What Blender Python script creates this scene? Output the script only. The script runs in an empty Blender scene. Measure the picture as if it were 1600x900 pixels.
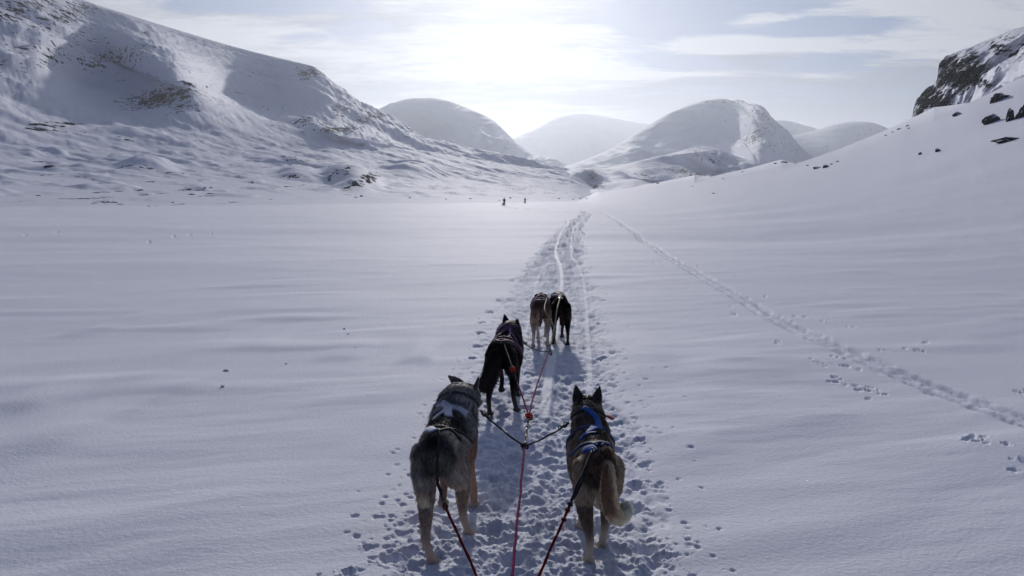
import bpy, bmesh, math, random
import numpy as np
from mathutils import Vector, Matrix
from mathutils.bvhtree import BVHTree

# ------------------------------------------------------------------ camera, sun, sky
scene = bpy.context.scene
COL = scene.collection
R = math.radians
CAM_H = 1.7
PITCH = math.atan(141 / 1256)
F = 1256.0
SUN_EL, SUN_AZ = R(16.0), R(-0.6)
SUN_DIR = (math.sin(SUN_AZ) * math.cos(SUN_EL), math.cos(SUN_AZ) * math.cos(SUN_EL), math.sin(SUN_EL))

cam_data = bpy.data.cameras.new('camera')
cam_data.sensor_width = 36; cam_data.lens = F / 1600 * 36
cam_data.clip_start = 0.05; cam_data.clip_end = 40000
cam = bpy.data.objects.new('camera', cam_data); COL.objects.link(cam)
cam.location = (0, 0, CAM_H); cam.rotation_euler = (R(90) - PITCH, 0, 0)
scene.camera = cam

sun_data = bpy.data.lights.new('sun', 'SUN'); sun_data.energy = 5.0
sun_data.angle = R(1.6); sun_data.color = (1.0, 0.955, 0.92)
sun = bpy.data.objects.new('sun', sun_data); COL.objects.link(sun)
sun.rotation_euler = Vector(SUN_DIR).to_track_quat('Z', 'Y').to_euler()

scene.view_settings.view_transform = 'Standard'; scene.view_settings.look = 'None'
scene.view_settings.gamma = 1; scene.view_settings.exposure = -0.53
scene.view_settings.use_curve_mapping = False
scene.cycles.use_denoising = True
scene.cycles.max_bounces = 6; scene.cycles.diffuse_bounces = 3; scene.cycles.volume_bounces = 0

def nodes_of(idb):
    idb.use_nodes = True
    nt = idb.node_tree; nt.nodes.clear(); return nt
def N(nt, typ, ins=None, **kw):
    n = nt.nodes.new(typ)
    for k, v in kw.items(): setattr(n, k, v)
    for k, v in (ins or {}).items():
        if isinstance(v, bpy.types.NodeSocket): nt.links.new(v, n.inputs[k])
        else: n.inputs[k].default_value = v
    return n
def M2(nt, op, a, b=0.0, c=0.0, clamp=False):
    n = nt.nodes.new('ShaderNodeMath'); n.operation = op; n.use_clamp = clamp
    for i, v in enumerate((a, b, c)):
        if isinstance(v, bpy.types.NodeSocket): nt.links.new(v, n.inputs[i])
        else: n.inputs[i].default_value = v
    return n.outputs[0]
def mixc(nt, fac, a, b, mode='MIX'):
    n = nt.nodes.new('ShaderNodeMix'); n.data_type = 'RGBA'; n.blend_type = mode
    for i, v in ((0, fac), (6, a), (7, b)):
        if isinstance(v, bpy.types.NodeSocket): nt.links.new(v, n.inputs[i])
        else: n.inputs[i].default_value = v if i == 0 else (tuple(v) + (1,))[:4]
    return n.outputs[2]
def ramp(nt, x, lo, hi):
    return N(nt, 'ShaderNodeMapRange', {0: x, 1: lo, 2: hi}, interpolation_type='SMOOTHSTEP').outputs[0]

# sky: Nishita air, a thin broken cloud sheet, and the sun's glare through that sheet
world = bpy.data.worlds.new('World'); scene.world = world
nt = nodes_of(world)
sky = N(nt, 'ShaderNodeTexSky', sky_type='NISHITA', sun_disc=False, sun_elevation=SUN_EL, sun_rotation=SUN_AZ)
sky.air_density = 1.0; sky.dust_density = 1.0; sky.altitude = 800
geo = N(nt, 'ShaderNodeTexCoord')
dirv = N(nt, 'ShaderNodeVectorMath', {0: geo.outputs['Generated']}, operation='NORMALIZE').outputs[0]
sep = N(nt, 'ShaderNodeSeparateXYZ', {0: dirv})
zc = M2(nt, 'ADD', M2(nt, 'MAXIMUM', sep.outputs[2], 0.0), 0.10)
pl = N(nt, 'ShaderNodeCombineXYZ', {0: M2(nt, 'DIVIDE', sep.outputs[0], zc), 1: M2(nt, 'DIVIDE', sep.outputs[1], zc), 2: 0.0}).outputs[0]
def cloudnoise(scale, sx, sy, rot, off, detail=7, rough=.58, dist=0.3):
    mp = N(nt, 'ShaderNodeMapping', {0: pl, 1: off, 2: (0, 0, rot), 3: (sx, sy, 1)})
    return N(nt, 'ShaderNodeTexNoise', {'Vector': mp.outputs[0], 'Scale': scale, 'Detail': detail, 'Roughness': rough, 'Distortion': dist}).outputs[0]
c1 = cloudnoise(0.55, .62, 1.0, R(22), (3.1, 7.4, 0))
c2 = cloudnoise(2.3, .42, 1.0, R(25), (1.3, 2.2, 0), 10, .66, .8)
def spot(px, py, rx, ry, k):              # a patch of sky centred on a direction
    c_, s_ = math.cos(PITCH), math.sin(PITCH); u_ = (px - 800) / F; v_ = (450 - py) / F; b_ = c_ + v_ * s_
    uu = M2(nt, 'DIVIDE', M2(nt, 'SUBTRACT', sx_, u_ / b_), rx / F); vv = M2(nt, 'DIVIDE', M2(nt, 'SUBTRACT', sz_, (v_ * c_ - s_) / b_), ry / F)
    q = M2(nt, 'ADD', M2(nt, 'MULTIPLY', uu, uu), M2(nt, 'MULTIPLY', vv, vv))
    return M2(nt, 'MULTIPLY', M2(nt, 'POWER', 2.718, M2(nt, 'MULTIPLY', q, -1.0)), k)
yp = M2(nt, 'MAXIMUM', sep.outputs[1], .05); sx_ = M2(nt, 'DIVIDE', sep.outputs[0], yp); sz_ = M2(nt, 'DIVIDE', sep.outputs[2], yp)
def spots(lst):
    t_ = None
    for a_ in lst: t_ = spot(*a_) if t_ is None else M2(nt, 'ADD', t_, spot(*a_))
    return t_
gaps = spots([(1060, 24, 90, 26, 0.42), (1140, 4, 170, 18, 0.38), (1290, 101, 60, 14, 0.38), (1290, 44, 110, 14, 0.32), (1070, 98, 70, 12, 0.32), (1000, 66, 60, 26, 0.19), (400, 6, 150, 14, 0.32), (480, 60, 90, 22, 0.16), (570, 40, 50, 36, 0.13)])
greys = spots([(1175, 94, 100, 13, .28), (1320, 175, 240, 45, .5), (990, 158, 150, 11, .12), (1180, 132, 130, 9, .22), (1400, 120, 90, 20, .10), (420, 110, 130, 22, .12)])
c4 = M2(nt, 'MULTIPLY', M2(nt, 'SUBTRACT', cloudnoise(7.0, .45, 1.0, R(32), (5.3, 1.2, 0), 8, .65, .6), .5), .34)
brights = spots([(1230, 70, 110, 16, .22), (1180, 30, 60, 14, .2), (1450, 50, 110, 40, .16), (1130, 75, 60, 12, .2), (990, 110, 110, 18, .12), (1300, 125, 110, 10, .16), (250, 60, 200, 30, .1), (1400, 8, 90, 12, .15)])
cover = ramp(nt, M2(nt, 'SUBTRACT', M2(nt, 'ADD', M2(nt, 'MULTIPLY', c1, .55), M2(nt, 'MULTIPLY', c2, .55)), M2(nt, 'SUBTRACT', M2(nt, 'SUBTRACT', M2(nt, 'SUBTRACT', gaps, .045), M2(nt, 'MULTIPLY', brights, .6)), c4)), .42, .58)
c3 = cloudnoise(1.0, .45, 1.1, R(18), (9.3, 4.2, 0), 6, .55, .2)
cosun = N(nt, 'ShaderNodeVectorMath', {0: dirv, 1: SUN_DIR}, operation='DOT_PRODUCT').outputs['Value']
cp = M2(nt, 'MAXIMUM', cosun, 0.0)
def lobe(p, k): return M2(nt, 'MULTIPLY', M2(nt, 'POWER', cp, p), k)
glow = M2(nt, 'ADD', M2(nt, 'ADD', lobe(130, 5.5), lobe(34, 3.5)), lobe(5, .6))
air = N(nt, 'ShaderNodeVectorMath', {0: sky.outputs[0], 3: 0.55}, operation='SCALE').outputs[0]
air = mixc(nt, 1.0, air, (3.1, 4.0, 5.6), 'DARKEN') if False else air
shade = ramp(nt, M2(nt, 'SUBTRACT', M2(nt, 'ADD', M2(nt, 'MULTIPLY', c3, .6), M2(nt, 'MULTIPLY', c2, .4)), M2(nt, 'SUBTRACT', M2(nt, 'SUBTRACT', greys, brights), c4)), .37, .60)
ccol = mixc(nt, shade, (1.6, 2.05, 3.2), (6.1, 6.35, 7.1))
low = ramp(nt, sep.outputs[2], 0.0, .16)
cov = M2(nt, 'MAXIMUM', cover, M2(nt, 'MULTIPLY', M2(nt, 'SUBTRACT', 1.0, low), .85))
front = mixc(nt, ramp(nt, cosun, .12, .90), (.12, .18, .34), (.97, .98, 1.0))
base0 = mixc(nt, cov, mixc(nt, .8, air, (.6, 1.7, 4.6)), ccol)
base = mixc(nt, 1.0, base0, front, 'MULTIPLY')
gl = N(nt, 'ShaderNodeVectorMath', {0: (1.0, .985, .93), 3: glow}, operation='SCALE').outputs[0]
tot = N(nt, 'ShaderNodeVectorMath', {0: base, 1: gl}, operation='ADD').outputs[0]
bg = N(nt, 'ShaderNodeBackground', {0: tot, 1: 0.1})
wo = N(nt, 'ShaderNodeOutputWorld', {0: bg.outputs[0]})

# ------------------------------------------------------------------ helpers
def pix_dir(px, py):
    u = (np.asarray(px, float) - 800) / F; v = (450 - np.asarray(py, float)) / F
    c, s = math.cos(PITCH), math.sin(PITCH)
    return u, c + v * s, -s + v * c
def pix_at(px, py):                     # azimuth (from +Y towards +X) and tangent of elevation
    x, y, z = pix_dir(px, py)
    return np.arctan2(x, y), z / np.hypot(x, y)
def flat(px, py, z=0.0):                # where the ray through a pixel meets the height z
    x, y, d = pix_dir(px, py); t = (z - CAM_H) / d
    return x * t, y * t
def sstep(x, a, b):
    t = np.clip((x - a) / (b - a), 0, 1); return t * t * (3 - 2 * t)

_rng = np.random.default_rng(11)
_perm = _rng.permutation(4096).astype(np.int64)
_ang = _rng.random(4096) * 2 * np.pi
_gx, _gy = np.cos(_ang), np.sin(_ang)
def perlin(x, y, seed=0):
    x = x + seed * 17.31; y = y - seed * 9.77
    xi = np.floor(x).astype(np.int64); yi = np.floor(y).astype(np.int64)
    xf = x - xi; yf = y - yi
    u = xf * xf * xf * (xf * (xf * 6 - 15) + 10); v = yf * yf * yf * (yf * (yf * 6 - 15) + 10)
    def g(ix, iy, dx, dy):
        h = _perm[(_perm[ix & 4095] + iy) & 4095]
        return _gx[h] * dx + _gy[h] * dy
    a = g(xi, yi, xf, yf); b = g(xi + 1, yi, xf - 1, yf)
    c = g(xi, yi + 1, xf, yf - 1); d = g(xi + 1, yi + 1, xf - 1, yf - 1)
    return 1.5 * ((a + (b - a) * u) * (1 - v) + (c + (d - c) * u) * v)
def fbm(x, y, octs=4, seed=0, gain=.5, ridged=False):
    s = np.zeros(np.broadcast(x, y).shape); a = 1.0
    for k in range(octs):
        n = perlin(x * 2.03 ** k, y * 2.03 ** k, seed + 3.7 * k)
        s += a * ((1 - 2 * np.abs(n)) if ridged else n); a *= gain
    return s
def tag(o, label=None, cat=None, group=None, kind=None):
    for k, v in (('label', label), ('category', cat), ('group', group), ('kind', kind)):
        if v: o[k] = v
    return o
def mesh_np(name, co, faces, mat=None, parent=None, smooth=True, attrs=None, colattr=None):
    me = bpy.data.meshes.new(name); co = np.asarray(co, np.float32).reshape(-1, 3)
    faces = np.asarray(faces, np.int32); nf, k = faces.shape
    me.vertices.add(len(co)); me.vertices.foreach_set('co', co.ravel())
    me.loops.add(nf * k); me.loops.foreach_set('vertex_index', faces.ravel())
    me.polygons.add(nf); me.polygons.foreach_set('loop_start', np.arange(nf, dtype=np.int32) * k)
    me.polygons.foreach_set('loop_total', np.full(nf, k, np.int32))
    me.polygons.foreach_set('use_smooth', np.full(nf, smooth))
    me.update(calc_edges=True)
    for n, v in (attrs or {}).items():
        at = me.attributes.new(n, 'FLOAT', 'POINT'); at.data.foreach_set('value', np.asarray(v, np.float32).ravel())
    if colattr is not None:
        at = me.color_attributes.new('coat', 'FLOAT_COLOR', 'POINT')
        c = np.ones((len(co), 4), np.float32); c[:, :3] = colattr; at.data.foreach_set('color', c.ravel())
    if mat: me.materials.append(mat)
    o = bpy.data.objects.new(name, me); COL.objects.link(o)
    if parent: o.parent = parent
    return o
def grid_faces(nr, nc, wrap=False):
    i = np.arange(nr - 1)[:, None]; j = np.arange(nc if wrap else nc - 1)[None, :]
    a = i * nc + j; b = i * nc + (j + 1) % nc
    return np.stack([a, b, b + nc, a + nc], -1).reshape(-1, 4)
def catm(S, sub):
    P = np.vstack([2 * S[0] - S[1], S, 2 * S[-1] - S[-2]]); out = []
    for i in range(1, len(P) - 2):
        a, b, c, d = P[i - 1], P[i], P[i + 1], P[i + 2]
        for k in range(sub):
            t = k / sub; out.append(.5 * (2 * b + (c - a) * t + (2 * a - 5 * b + 4 * c - d) * t * t + (3 * b - a - 3 * c + d) * t ** 3))
    return np.array(out + [S[-1]])
def sinterp(x, xs, ys):
    q = catm(np.stack([np.array(xs, float), np.array(ys, float)], 1), 8); return np.interp(x, q[:, 0], q[:, 1])
def interp_px(pts, az):                 # silhouette given as pixel points -> tangent of elevation at azimuth
    p = np.array(pts, float); a, t = pix_at(p[:, 0], p[:, 1])
    if not hasattr(a, '__len__'): return t
    q = catm(np.stack([a, t], 1), 6); a, t = q[:, 0], q[:, 1]
    xs = np.interp(az, a, np.arange(len(a)))       # smooth the corners a little
    out = 0
    for d in (-6, -4, -2, 0, 2, 4, 6):
        out = out + np.interp(np.clip(xs + d, 0, len(a) - 1), np.arange(len(a)), t)
    return out / 7

# ------------------------------------------------------------------ materials: snow, rock
def snow_material(name, bump=0.35, rock=False, scale=1.0, near=True, ysc=.6):
    m = bpy.data.materials.new(name); nt = nodes_of(m)
    tc = N(nt, 'ShaderNodeNewGeometry').outputs['Position']
    n1 = N(nt, 'ShaderNodeTexNoise', {'Vector': tc, 'Scale': .35 * scale, 'Detail': 4.0}).outputs[0]
    col = mixc(nt, n1, (.785, .805, .895), (.84, .855, .92))
    if near:
        tm_ = N(nt, 'ShaderNodeAttribute', attribute_name='trodden_shade').outputs['Fac']
        col = mixc(nt, tm_, col, (.42, .47, .60))  # greyer packed snow, with the shade of unresolved prints put into the colour
    ps = N(nt, 'ShaderNodeBsdfPrincipled', {'Roughness': .8, 'IOR': 1.31, 'Specular IOR Level': .03}) if near else N(nt, 'ShaderNodeBsdfDiffuse', {'Roughness': 0.3})
    if near:
        gz = N(nt, 'ShaderNodeAttribute', attribute_name='glaze').outputs['Fac']
        nt.links.new(M2(nt, 'MULTIPLY_ADD', gz, .22, .13), ps.inputs['Specular IOR Level'])
    if near:
        g1 = N(nt, 'ShaderNodeTexNoise', {'Vector': tc, 'Scale': 260.0, 'Detail': 3.0}).outputs[0]
        g2 = N(nt, 'ShaderNodeTexNoise', {'Vector': tc, 'Scale': 38.0, 'Detail': 5.0, 'Roughness': .6}).outputs[0]
        h = M2(nt, 'ADD', M2(nt, 'MULTIPLY', g1, .0022), M2(nt, 'MULTIPLY', g2, .006))
        b = N(nt, 'ShaderNodeBump', {'Height': h, 'Strength': bump, 'Distance': 1.0})
        # single ice crystals that catch the sun
        vo = N(nt, 'ShaderNodeTexVoronoi', {'Vector': tc, 'Scale': 120.0})
        wn = N(nt, 'ShaderNodeTexWhiteNoise', {'Vector': vo.outputs['Position']})
        w4 = N(nt, 'ShaderNodeTexWhiteNoise', {'Vector': vo.outputs['Position'], 'W': 7.3}, noise_dimensions='4D')
        spark = M2(nt, 'MULTIPLY', M2(nt, 'MULTIPLY', M2(nt, 'LESS_THAN', vo.outputs['Distance'], .10), M2(nt, 'GREATER_THAN', w4.outputs['Value'], .955)), .5)
        tilt = N(nt, 'ShaderNodeVectorMath', {0: wn.outputs['Color'], 1: (-.5, -.5, .2)}, operation='ADD').outputs[0]
        nrm = N(nt, 'ShaderNodeVectorMath', {0: tilt}, operation='NORMALIZE').outputs[0]
        gls = N(nt, 'ShaderNodeBsdfGlossy', {'Color': (1, 1, 1, 1), 'Roughness': .22, 'Normal': nrm})
    else:
        g2 = N(nt, 'ShaderNodeTexNoise', {'Vector': tc, 'Scale': .9 * scale, 'Detail': 8.0, 'Roughness': .62}).outputs[0]
        b = N(nt, 'ShaderNodeBump', {'Height': M2(nt, 'MULTIPLY', g2, .22 / scale), 'Strength': bump, 'Distance': 1.0})
    nt.links.new(b.outputs[0], ps.inputs['Normal'])
    if rock:
        at = N(nt, 'ShaderNodeAttribute', attribute_name='rock').outputs['Fac']
        tc2 = N(nt, 'ShaderNodeMapping', {0: tc, 3: (1, ysc, 1)}).outputs[0]
        rn = N(nt, 'ShaderNodeTexNoise', {'Vector': tc2, 'Scale': .25 * scale, 'Detail': 9.0, 'Roughness': .7}).outputs[0]
        mp = N(nt, 'ShaderNodeMapping', {0: tc, 3: (1, ysc, 2.4)}).outputs[0]
        rs = N(nt, 'ShaderNodeTexNoise', {'Vector': mp, 'Scale': .55 * scale, 'Detail': 7.0, 'Roughness': .72}).outputs[0]
        both = M2(nt, 'ADD', M2(nt, 'MULTIPLY', M2(nt, 'SUBTRACT', rn, .5), 1.6), M2(nt, 'MULTIPLY', M2(nt, 'SUBTRACT', rs, .5), 2.6))
        rk = ramp(nt, M2(nt, 'ADD', at, both), .56, .64)
        rc = mixc(nt, N(nt, 'ShaderNodeTexNoise', {'Vector': tc, 'Scale': 1.7 * scale, 'Detail': 5.0}).outputs[0], (.010, .013, .023), (.032, .038, .058))
        col = mixc(nt, rk, col, rc)
    nt.links.new(col, ps.inputs['Base Color' if near else 'Color'])
    out = ps.outputs[0]
    if not near:                       # wind-glazed crust: a weak broad sheen over the loose snow
        b2 = N(nt, 'ShaderNodeBump', {'Height': M2(nt, 'MULTIPLY', g2, .22 / scale), 'Strength': bump * .4, 'Distance': 1.0})
        sh = N(nt, 'ShaderNodeBsdfPrincipled', {'Roughness': .8, 'IOR': 1.31, 'Specular IOR Level': .13, 'Base Color': col, 'Normal': b2.outputs[0]})
        out = N(nt, 'ShaderNodeMixShader', {0: M2(nt, 'MULTIPLY_ADD', rk, -.85, .85) if rock else .85, 1: out, 2: sh.outputs[0]}).outputs[0]
    if near:
        out = N(nt, 'ShaderNodeMixShader', {0: spark, 1: out, 2: gls.outputs[0]}).outputs[0]
    N(nt, 'ShaderNodeOutputMaterial', {0: out})
    return m
MSNOW = snow_material('packed_snow', .8)
MHILL = snow_material('hill_snow', .45, rock=True, scale=.35, near=False)
MCRAG = snow_material('crag', .6, rock=True, scale=.8, near=False, ysc=.18)
MFAR = snow_material('far_snow', .35, rock=True, scale=.10, near=False)

# ------------------------------------------------------------------ the valley floor and right-hand slope
RIGHT_SIL = [(905, 306), (930, 298), (1000, 290), (1045, 280), (1100, 268), (1180, 258), (1240, 243), (1290, 228),
             (1340, 213), (1390, 199), (1430, 187), (1470, 167), (1520, 142), (1560, 122), (1600, 102), (1700, 60), (1900, 20)]
_p = np.array(RIGHT_SIL, float); _a, _t = pix_at(_p[:, 0], _p[:, 1]); _fit = np.polyfit(_a, _t, 4)
def right_T(az): return np.polyval(_fit, np.clip(az, _a[0], _a[-1]))
A32 = float(pix_at(1600, 300)[0])
def ground_z(x, y):
    x = np.asarray(x, float); y = np.asarray(y, float)
    r = np.hypot(x, y) + 1e-6; az = np.arctan2(x, y)
    T = np.maximum(right_T(az), 0)
    rc = sinterp(az, [.07, .13, .20, .30, A32, 1.0, 3.2], [560, 520, 430, 330, 250, 240, 240])
    r0 = sinterp(az, [.07, .13, .20, .30, A32, 1.0, 3.2], [150, 100, 60, 34, 20, 16, 16])
    w = sstep(az, .07, .11) * (1 - sstep(az, 2.2, 3.0))
    zc = (CAM_H + T * rc) * w
    s = np.clip((r - r0) / (rc - r0), 0, None)
    s1 = np.minimum(s, 1)
    rise = zc * (s1 ** 1.55 - 0.0)
    rise = rise - np.where(s > 1, (r - rc) * .35 * w, 0)
    z = np.maximum(rise, -30)
    # broad shapes on the slope: benches and gullies
    amp = sstep(rise, 1, 25) * w
    z = z + amp * (1.3 * fbm(x / 80, y / 40, 2, 5) + .5 * fbm(x / 30, y / 14, 3, 6)) * (1 - .7 * sstep(s, .8, 1.0))
    # low swells, wind ridges
    z = z + .16 * fbm(x / 23, y / 15, 3, 1) * sstep(r, 8, 40)
    q = y * .94 - x * .26; p = x * .94 + y * .26
    d = fbm(p / 3.1, q / 1.15, 2, 8)
    z = z + .020 * np.maximum(0, d - .05) ** 1.3 * 1.5
    z = z + .012 * fbm(p / 6.0, q / 1.9, 3, 9) + .0042 * fbm(p / 1.1, q / .30, 3, 10) * sstep(fbm(x / 4, y / 5, 2, 12), -.35, .4)
    return z

FOV_A = math.atan(800 / F) + .03
az_in = np.arctan(np.linspace(-math.tan(FOV_A), math.tan(FOV_A), 1190))
az_out = np.linspace(FOV_A, 2 * math.pi - FOV_A, 150)[1:-1]
AZ = np.concatenate([az_in, az_out])
# rows one picture line apart where the ground is seen, wider beyond
yy = np.linspace(1080, 313, 560)
rr = flat(np.full_like(yy, 800), yy)[1]
RR = np.concatenate([[0.02, .3, .6, .9, 1.2, 1.5, 1.7, 1.9, 2.1, 2.3], rr[rr > 2.35], rr.max() * np.exp(np.linspace(.03, math.log(9000 / rr.max()), 110))])
GA, GR = np.meshgrid(AZ, RR)
GX, GY = GR * np.sin(GA), GR * np.cos(GA)
GZ = ground_z(GX, GY)
GZ = np.where(GR > 1500, np.minimum(GZ, 0), GZ)
# ------------------------------------------------------------------ tracks pressed into the snow
rng = np.random.default_rng(5)
def poly_world(pts):
    p = np.array(pts, float); x, y = flat(p[:, 0], p[:, 1]); return np.stack([x, y], 1)
def densify(P, step=.25):
    out = [P[0]]
    for a, b in zip(P[:-1], P[1:]):
        n = max(1, int(np.linalg.norm(b - a) / step))
        out += [a + (b - a) * k / n for k in range(1, n + 1)]
    return np.array(out)
def smooth_path(P, it=3):
    for _ in range(it):
        Q = np.empty((2 * len(P) - 2, 2)); Q[0::2] = .75 * P[:-1] + .25 * P[1:]; Q[1::2] = .25 * P[:-1] + .75 * P[1:]
        P = np.vstack([P[:1], Q, P[-1:]])
    return P
MAIN = smooth_path(poly_world([(800, 1500), (838, 960), (843, 900), (848, 800), (851, 700), (856, 620), (860, 560), (864, 500), (866, 450),
                   (870, 420), (878, 395), (886, 370), (899, 350), (913, 339), (922, 333.5)]))
def main_x(y): return np.interp(y, MAIN[:, 1], MAIN[:, 0])
NA = len(az_in)
def window(cx, cy, rad):
    r = math.hypot(cx, cy); a = math.atan2(cx, cy); da = rad / r
    i0, i1 = np.searchsorted(RR, (r - rad, r + rad)); j0, j1 = np.searchsorted(az_in, (a - da, a + da))
    return slice(i0, i1), slice(j0, j1)
stamp = np.zeros_like(GZ)
def dent(cx, cy, a, depth, rim=.35, elong=1.0, rot=0.0):
    si, sj = window(cx, cy, a * 2.4 * max(elong, 1))
    if si.start >= si.stop or sj.start >= sj.stop: return
    dx = GX[si, sj] - cx; dy = GY[si, sj] - cy
    c, s = math.cos(rot), math.sin(rot); u = (dx * c + dy * s); v = (-dx * s + dy * c) / elong
    q = (u * u + v * v) / (a * a)
    q = q * (1 + .9 * perlin(dx / (a * .9) + cx * 31, dy / (a * .9) + cy * 17, 2))
    # steep-walled print with a low rim of pushed-up snow
    stamp[si, sj] = np.minimum(stamp[si, sj], np.maximum(stamp[si, sj], 0) - depth / (1 + np.abs(q) ** 2.6)) + .6 * rim * depth * np.exp(-((np.sqrt(np.abs(q)) - 1.45) / .35) ** 2) 

lat = GX - main_x(GY)
core_half = .60 + .10 * sstep(GY, 5, 12) - .12 * sstep(GY, 30, 80)
edge = .22 * perlin(GX / .35, GY / .8, 3) + .12 * perlin(GX / .09, GY / .2, 4)
tm = (1 - sstep(np.abs(lat + .04) + edge, core_half - .14, core_half + .10)) * (GY > 0) * (GY < 95) * (GR < 97) * sstep(GR, 2.3, 2.7)
fall = 1 - .5 * sstep(GR, 40, 90)
rough = (.014 * fbm(GX / .13, GY / .15, 4, 21, .55) + .0075 * fbm(GX / .052, GY / .062, 4, 25, .6)
         + .020 * np.minimum(0, fbm(GX / .28, GY / .34, 2, 29)))
far_rough = .13 * fbm(GX / .5, GY / 1.4, 3, 31) * sstep(GR, 12, 30)
NO_RUN = np.zeros_like(GZ); glaze = np.zeros_like(GZ)
def band(P, width, fn):
    """call fn(mask-window, distance) for the grid points within `width` of the polyline P"""
    P = densify(P, max(width * 1.5, .2)); best = {}
    D = np.full(GZ.shape, 9.0, np.float32)
    for (cx, cy) in P:
        si, sj = window(cx, cy, width * 2.2)
        if si.start >= si.stop or sj.start >= sj.stop: continue
        # distance to the local tangent segment is close to distance to dense points
        dx = GX[si, sj] - cx; dy = GY[si, sj] - cy
        D[si, sj] = np.minimum(D[si, sj], np.hypot(dx, dy))
    return D
def band_lat(P, half):
    """lateral distance to a path for grid points close to it (exact segment distance)"""
    P = densify(P, .5); D = np.full(GZ.shape, 9.0)
    S = np.full(GZ.shape, 9.0)
    for a, b in zip(P[:-1], P[1:]):
        m = (a + b) / 2; L = np.linalg.norm(b - a)
        si, sj = window(m[0], m[1], L / 2 + half)
        if si.start >= si.stop or sj.start >= sj.stop: continue
        t = (b - a) / max(L, 1e-6); dx = GX[si, sj] - a[0]; dy = GY[si, sj] - a[1]
        k = np.clip(dx * t[0] + dy * t[1], 0, L); ex = dx - k * t[0]; ey = dy - k * t[1]
        d = np.hypot(ex, ey); sg = np.sign(dx * t[1] - dy * t[0])
        up = d < D[si, sj]
        S[si, sj] = np.where(up, sg * d, S[si, sj]); D[si, sj] = np.where(up, d, D[si, sj])
    return S
runner_sets = [[(905, 338), (893, 344), (880, 356), (873, 370), (868.5, 388), (868, 400), (873, 410), (877, 422), (878.5, 440), (877, 456), (872, 490), (862, 560), (850, 650)],
               [(903, 348), (894, 362), (892.5, 375), (892.5, 392), (894, 404), (898, 410)],
               [(899, 409), (908, 424), (914, 445), (917, 475), (919, 520), (921, 560), (922, 600), (925, 680)],
               [(858, 410), (845, 425), (838, 445), (833, 470), (822, 520), (800, 640)],
               [(885, 398), (884, 420), (885, 445), (886, 480), (884, 560), (874, 700), (866, 900)]]
run_w = [.038, .03, .024, .022, .02]; run_k = [1, .8, .6, .4, .0]
runh = np.zeros_like(GZ)
for pts, w, k in zip(runner_sets, run_w, run_k):
    P = smooth_path(poly_world(pts), 2); S = np.abs(band_lat(P, .25))
    g = (1 - sstep(S, w * .8, w * 1.6)) * k
    runh += .014 * g; NO_RUN = np.maximum(NO_RUN, g); glaze = np.maximum(glaze, g)
# paw prints of the team, thousands of them, thicker in the middle of the trail
n = 3600
yy_ = 2.7 * np.exp(rng.random(n) * math.log(60 / 2.7))
xx_ = main_x(yy_) - .04 + np.clip(rng.normal(0, .27, n), -.72, .72)
for x, y in zip(xx_, yy_):
    a = rng.choice([rng.uniform(.012, .026), rng.uniform(.024, .046)]) * (1 if y < 14 else 1.25)
    dent(x, y, a, rng.uniform(.006, .017) * (1 + .06 * y), rng.uniform(.1, .35), rng.uniform(.8, 1.5), rng.uniform(-.6, .6))
for px, py, a in [(990, 792, .05), (993, 757, .045), (1012, 856, .05), (972, 805, .03), (965, 700, .035), (962, 722, .03), (1000, 690, .03), (650, 812, .04), (640, 860, .035), (610, 872, .04),
                  (770, 742, .04), (745, 775, .05), (772, 820, .05), (853, 740, .045), (800, 868, .055), (752, 505, .05), (745, 540, .05), (738, 560, .05), (935, 505, .05), (940, 560, .05),
                  (943, 470, .06), (800, 440, .07), (780, 470, .06), (765, 488, .06), (750, 520, .06), (1040, 870, .025), (575, 855, .02), (545, 895, .025)]:
    x, y = flat(px, py); dent(float(x), float(y), a, .045, .35, 1.2)
# crumbs and small dimples thrown beside the trail
for _ in range(1500):
    y = 3.1 * math.exp(rng.random() * math.log(30 / 3.1)); side = -1 if rng.random() < .62 else 1
    x = float(main_x(y)) - .04 + side * (.55 + abs(rng.normal(0, .20)))
    a = rng.uniform(.006, .016) * (1 + y * .05); dent(x, y, a, rng.choice([-1, 1], p=[.3, .7]) * a * rng.uniform(.4, .9), .2)
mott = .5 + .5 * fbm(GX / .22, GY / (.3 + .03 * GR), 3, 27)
trod_shade = tm * (.27 + .72 * sstep(GR, 9, 24) + .9 * (mott - .5) * (.4 + .6 * sstep(GR, 6, 14))) * (1 - NO_RUN)  # packed-snow tone plus painted print shade, stronger where the mesh is coarse
trail_z = tm * (-.018 + (rough * fall + far_rough) * (1 - .85 * NO_RUN)) + runh * np.clip(tm * 2, 0, 1)
GZ += trail_z + stamp * (1 - .8 * NO_RUN); stamp[:] = 0

# the narrow ski track crossing to the right, with one animal's prints beside it
SKI = smooth_path(poly_world([(935, 331), (948, 336), (975, 352), (1010, 375), (1030, 393), (1060, 413), (1110, 440), (1160, 468), (1210, 497), (1260, 522), (1330, 553),
                  (1400, 583), (1460, 606), (1530, 633), (1600, 659), (1700, 696), (1850, 750)]), 2)
S = band_lat(SKI, .6)
Sa = np.abs(S); wob = .02 * perlin(GX / .7, GY / .7, 41)
grooves = np.exp(-((S - .09 + wob) / .03) ** 2) + np.exp(-((S + .09 + wob) / .035) ** 2)
bandm = (1 - sstep(Sa + .05 * perlin(GX / .2, GY / .2, 43), .12, .18)) * (GR < 98)
GZ += bandm * (.009 * fbm(GX / .11, GY / .13, 3, 44) - .012) - .026 * grooves * bandm * (.5 + sstep(perlin(GX / 1.5, GY / 1.5, 45), -.3, .3)) 
GZ += -.05 * bandm * sstep(GR, 25, 60) * (.6 + .4 * perlin(GX / 1.3, GY / 3, 46))
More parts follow.
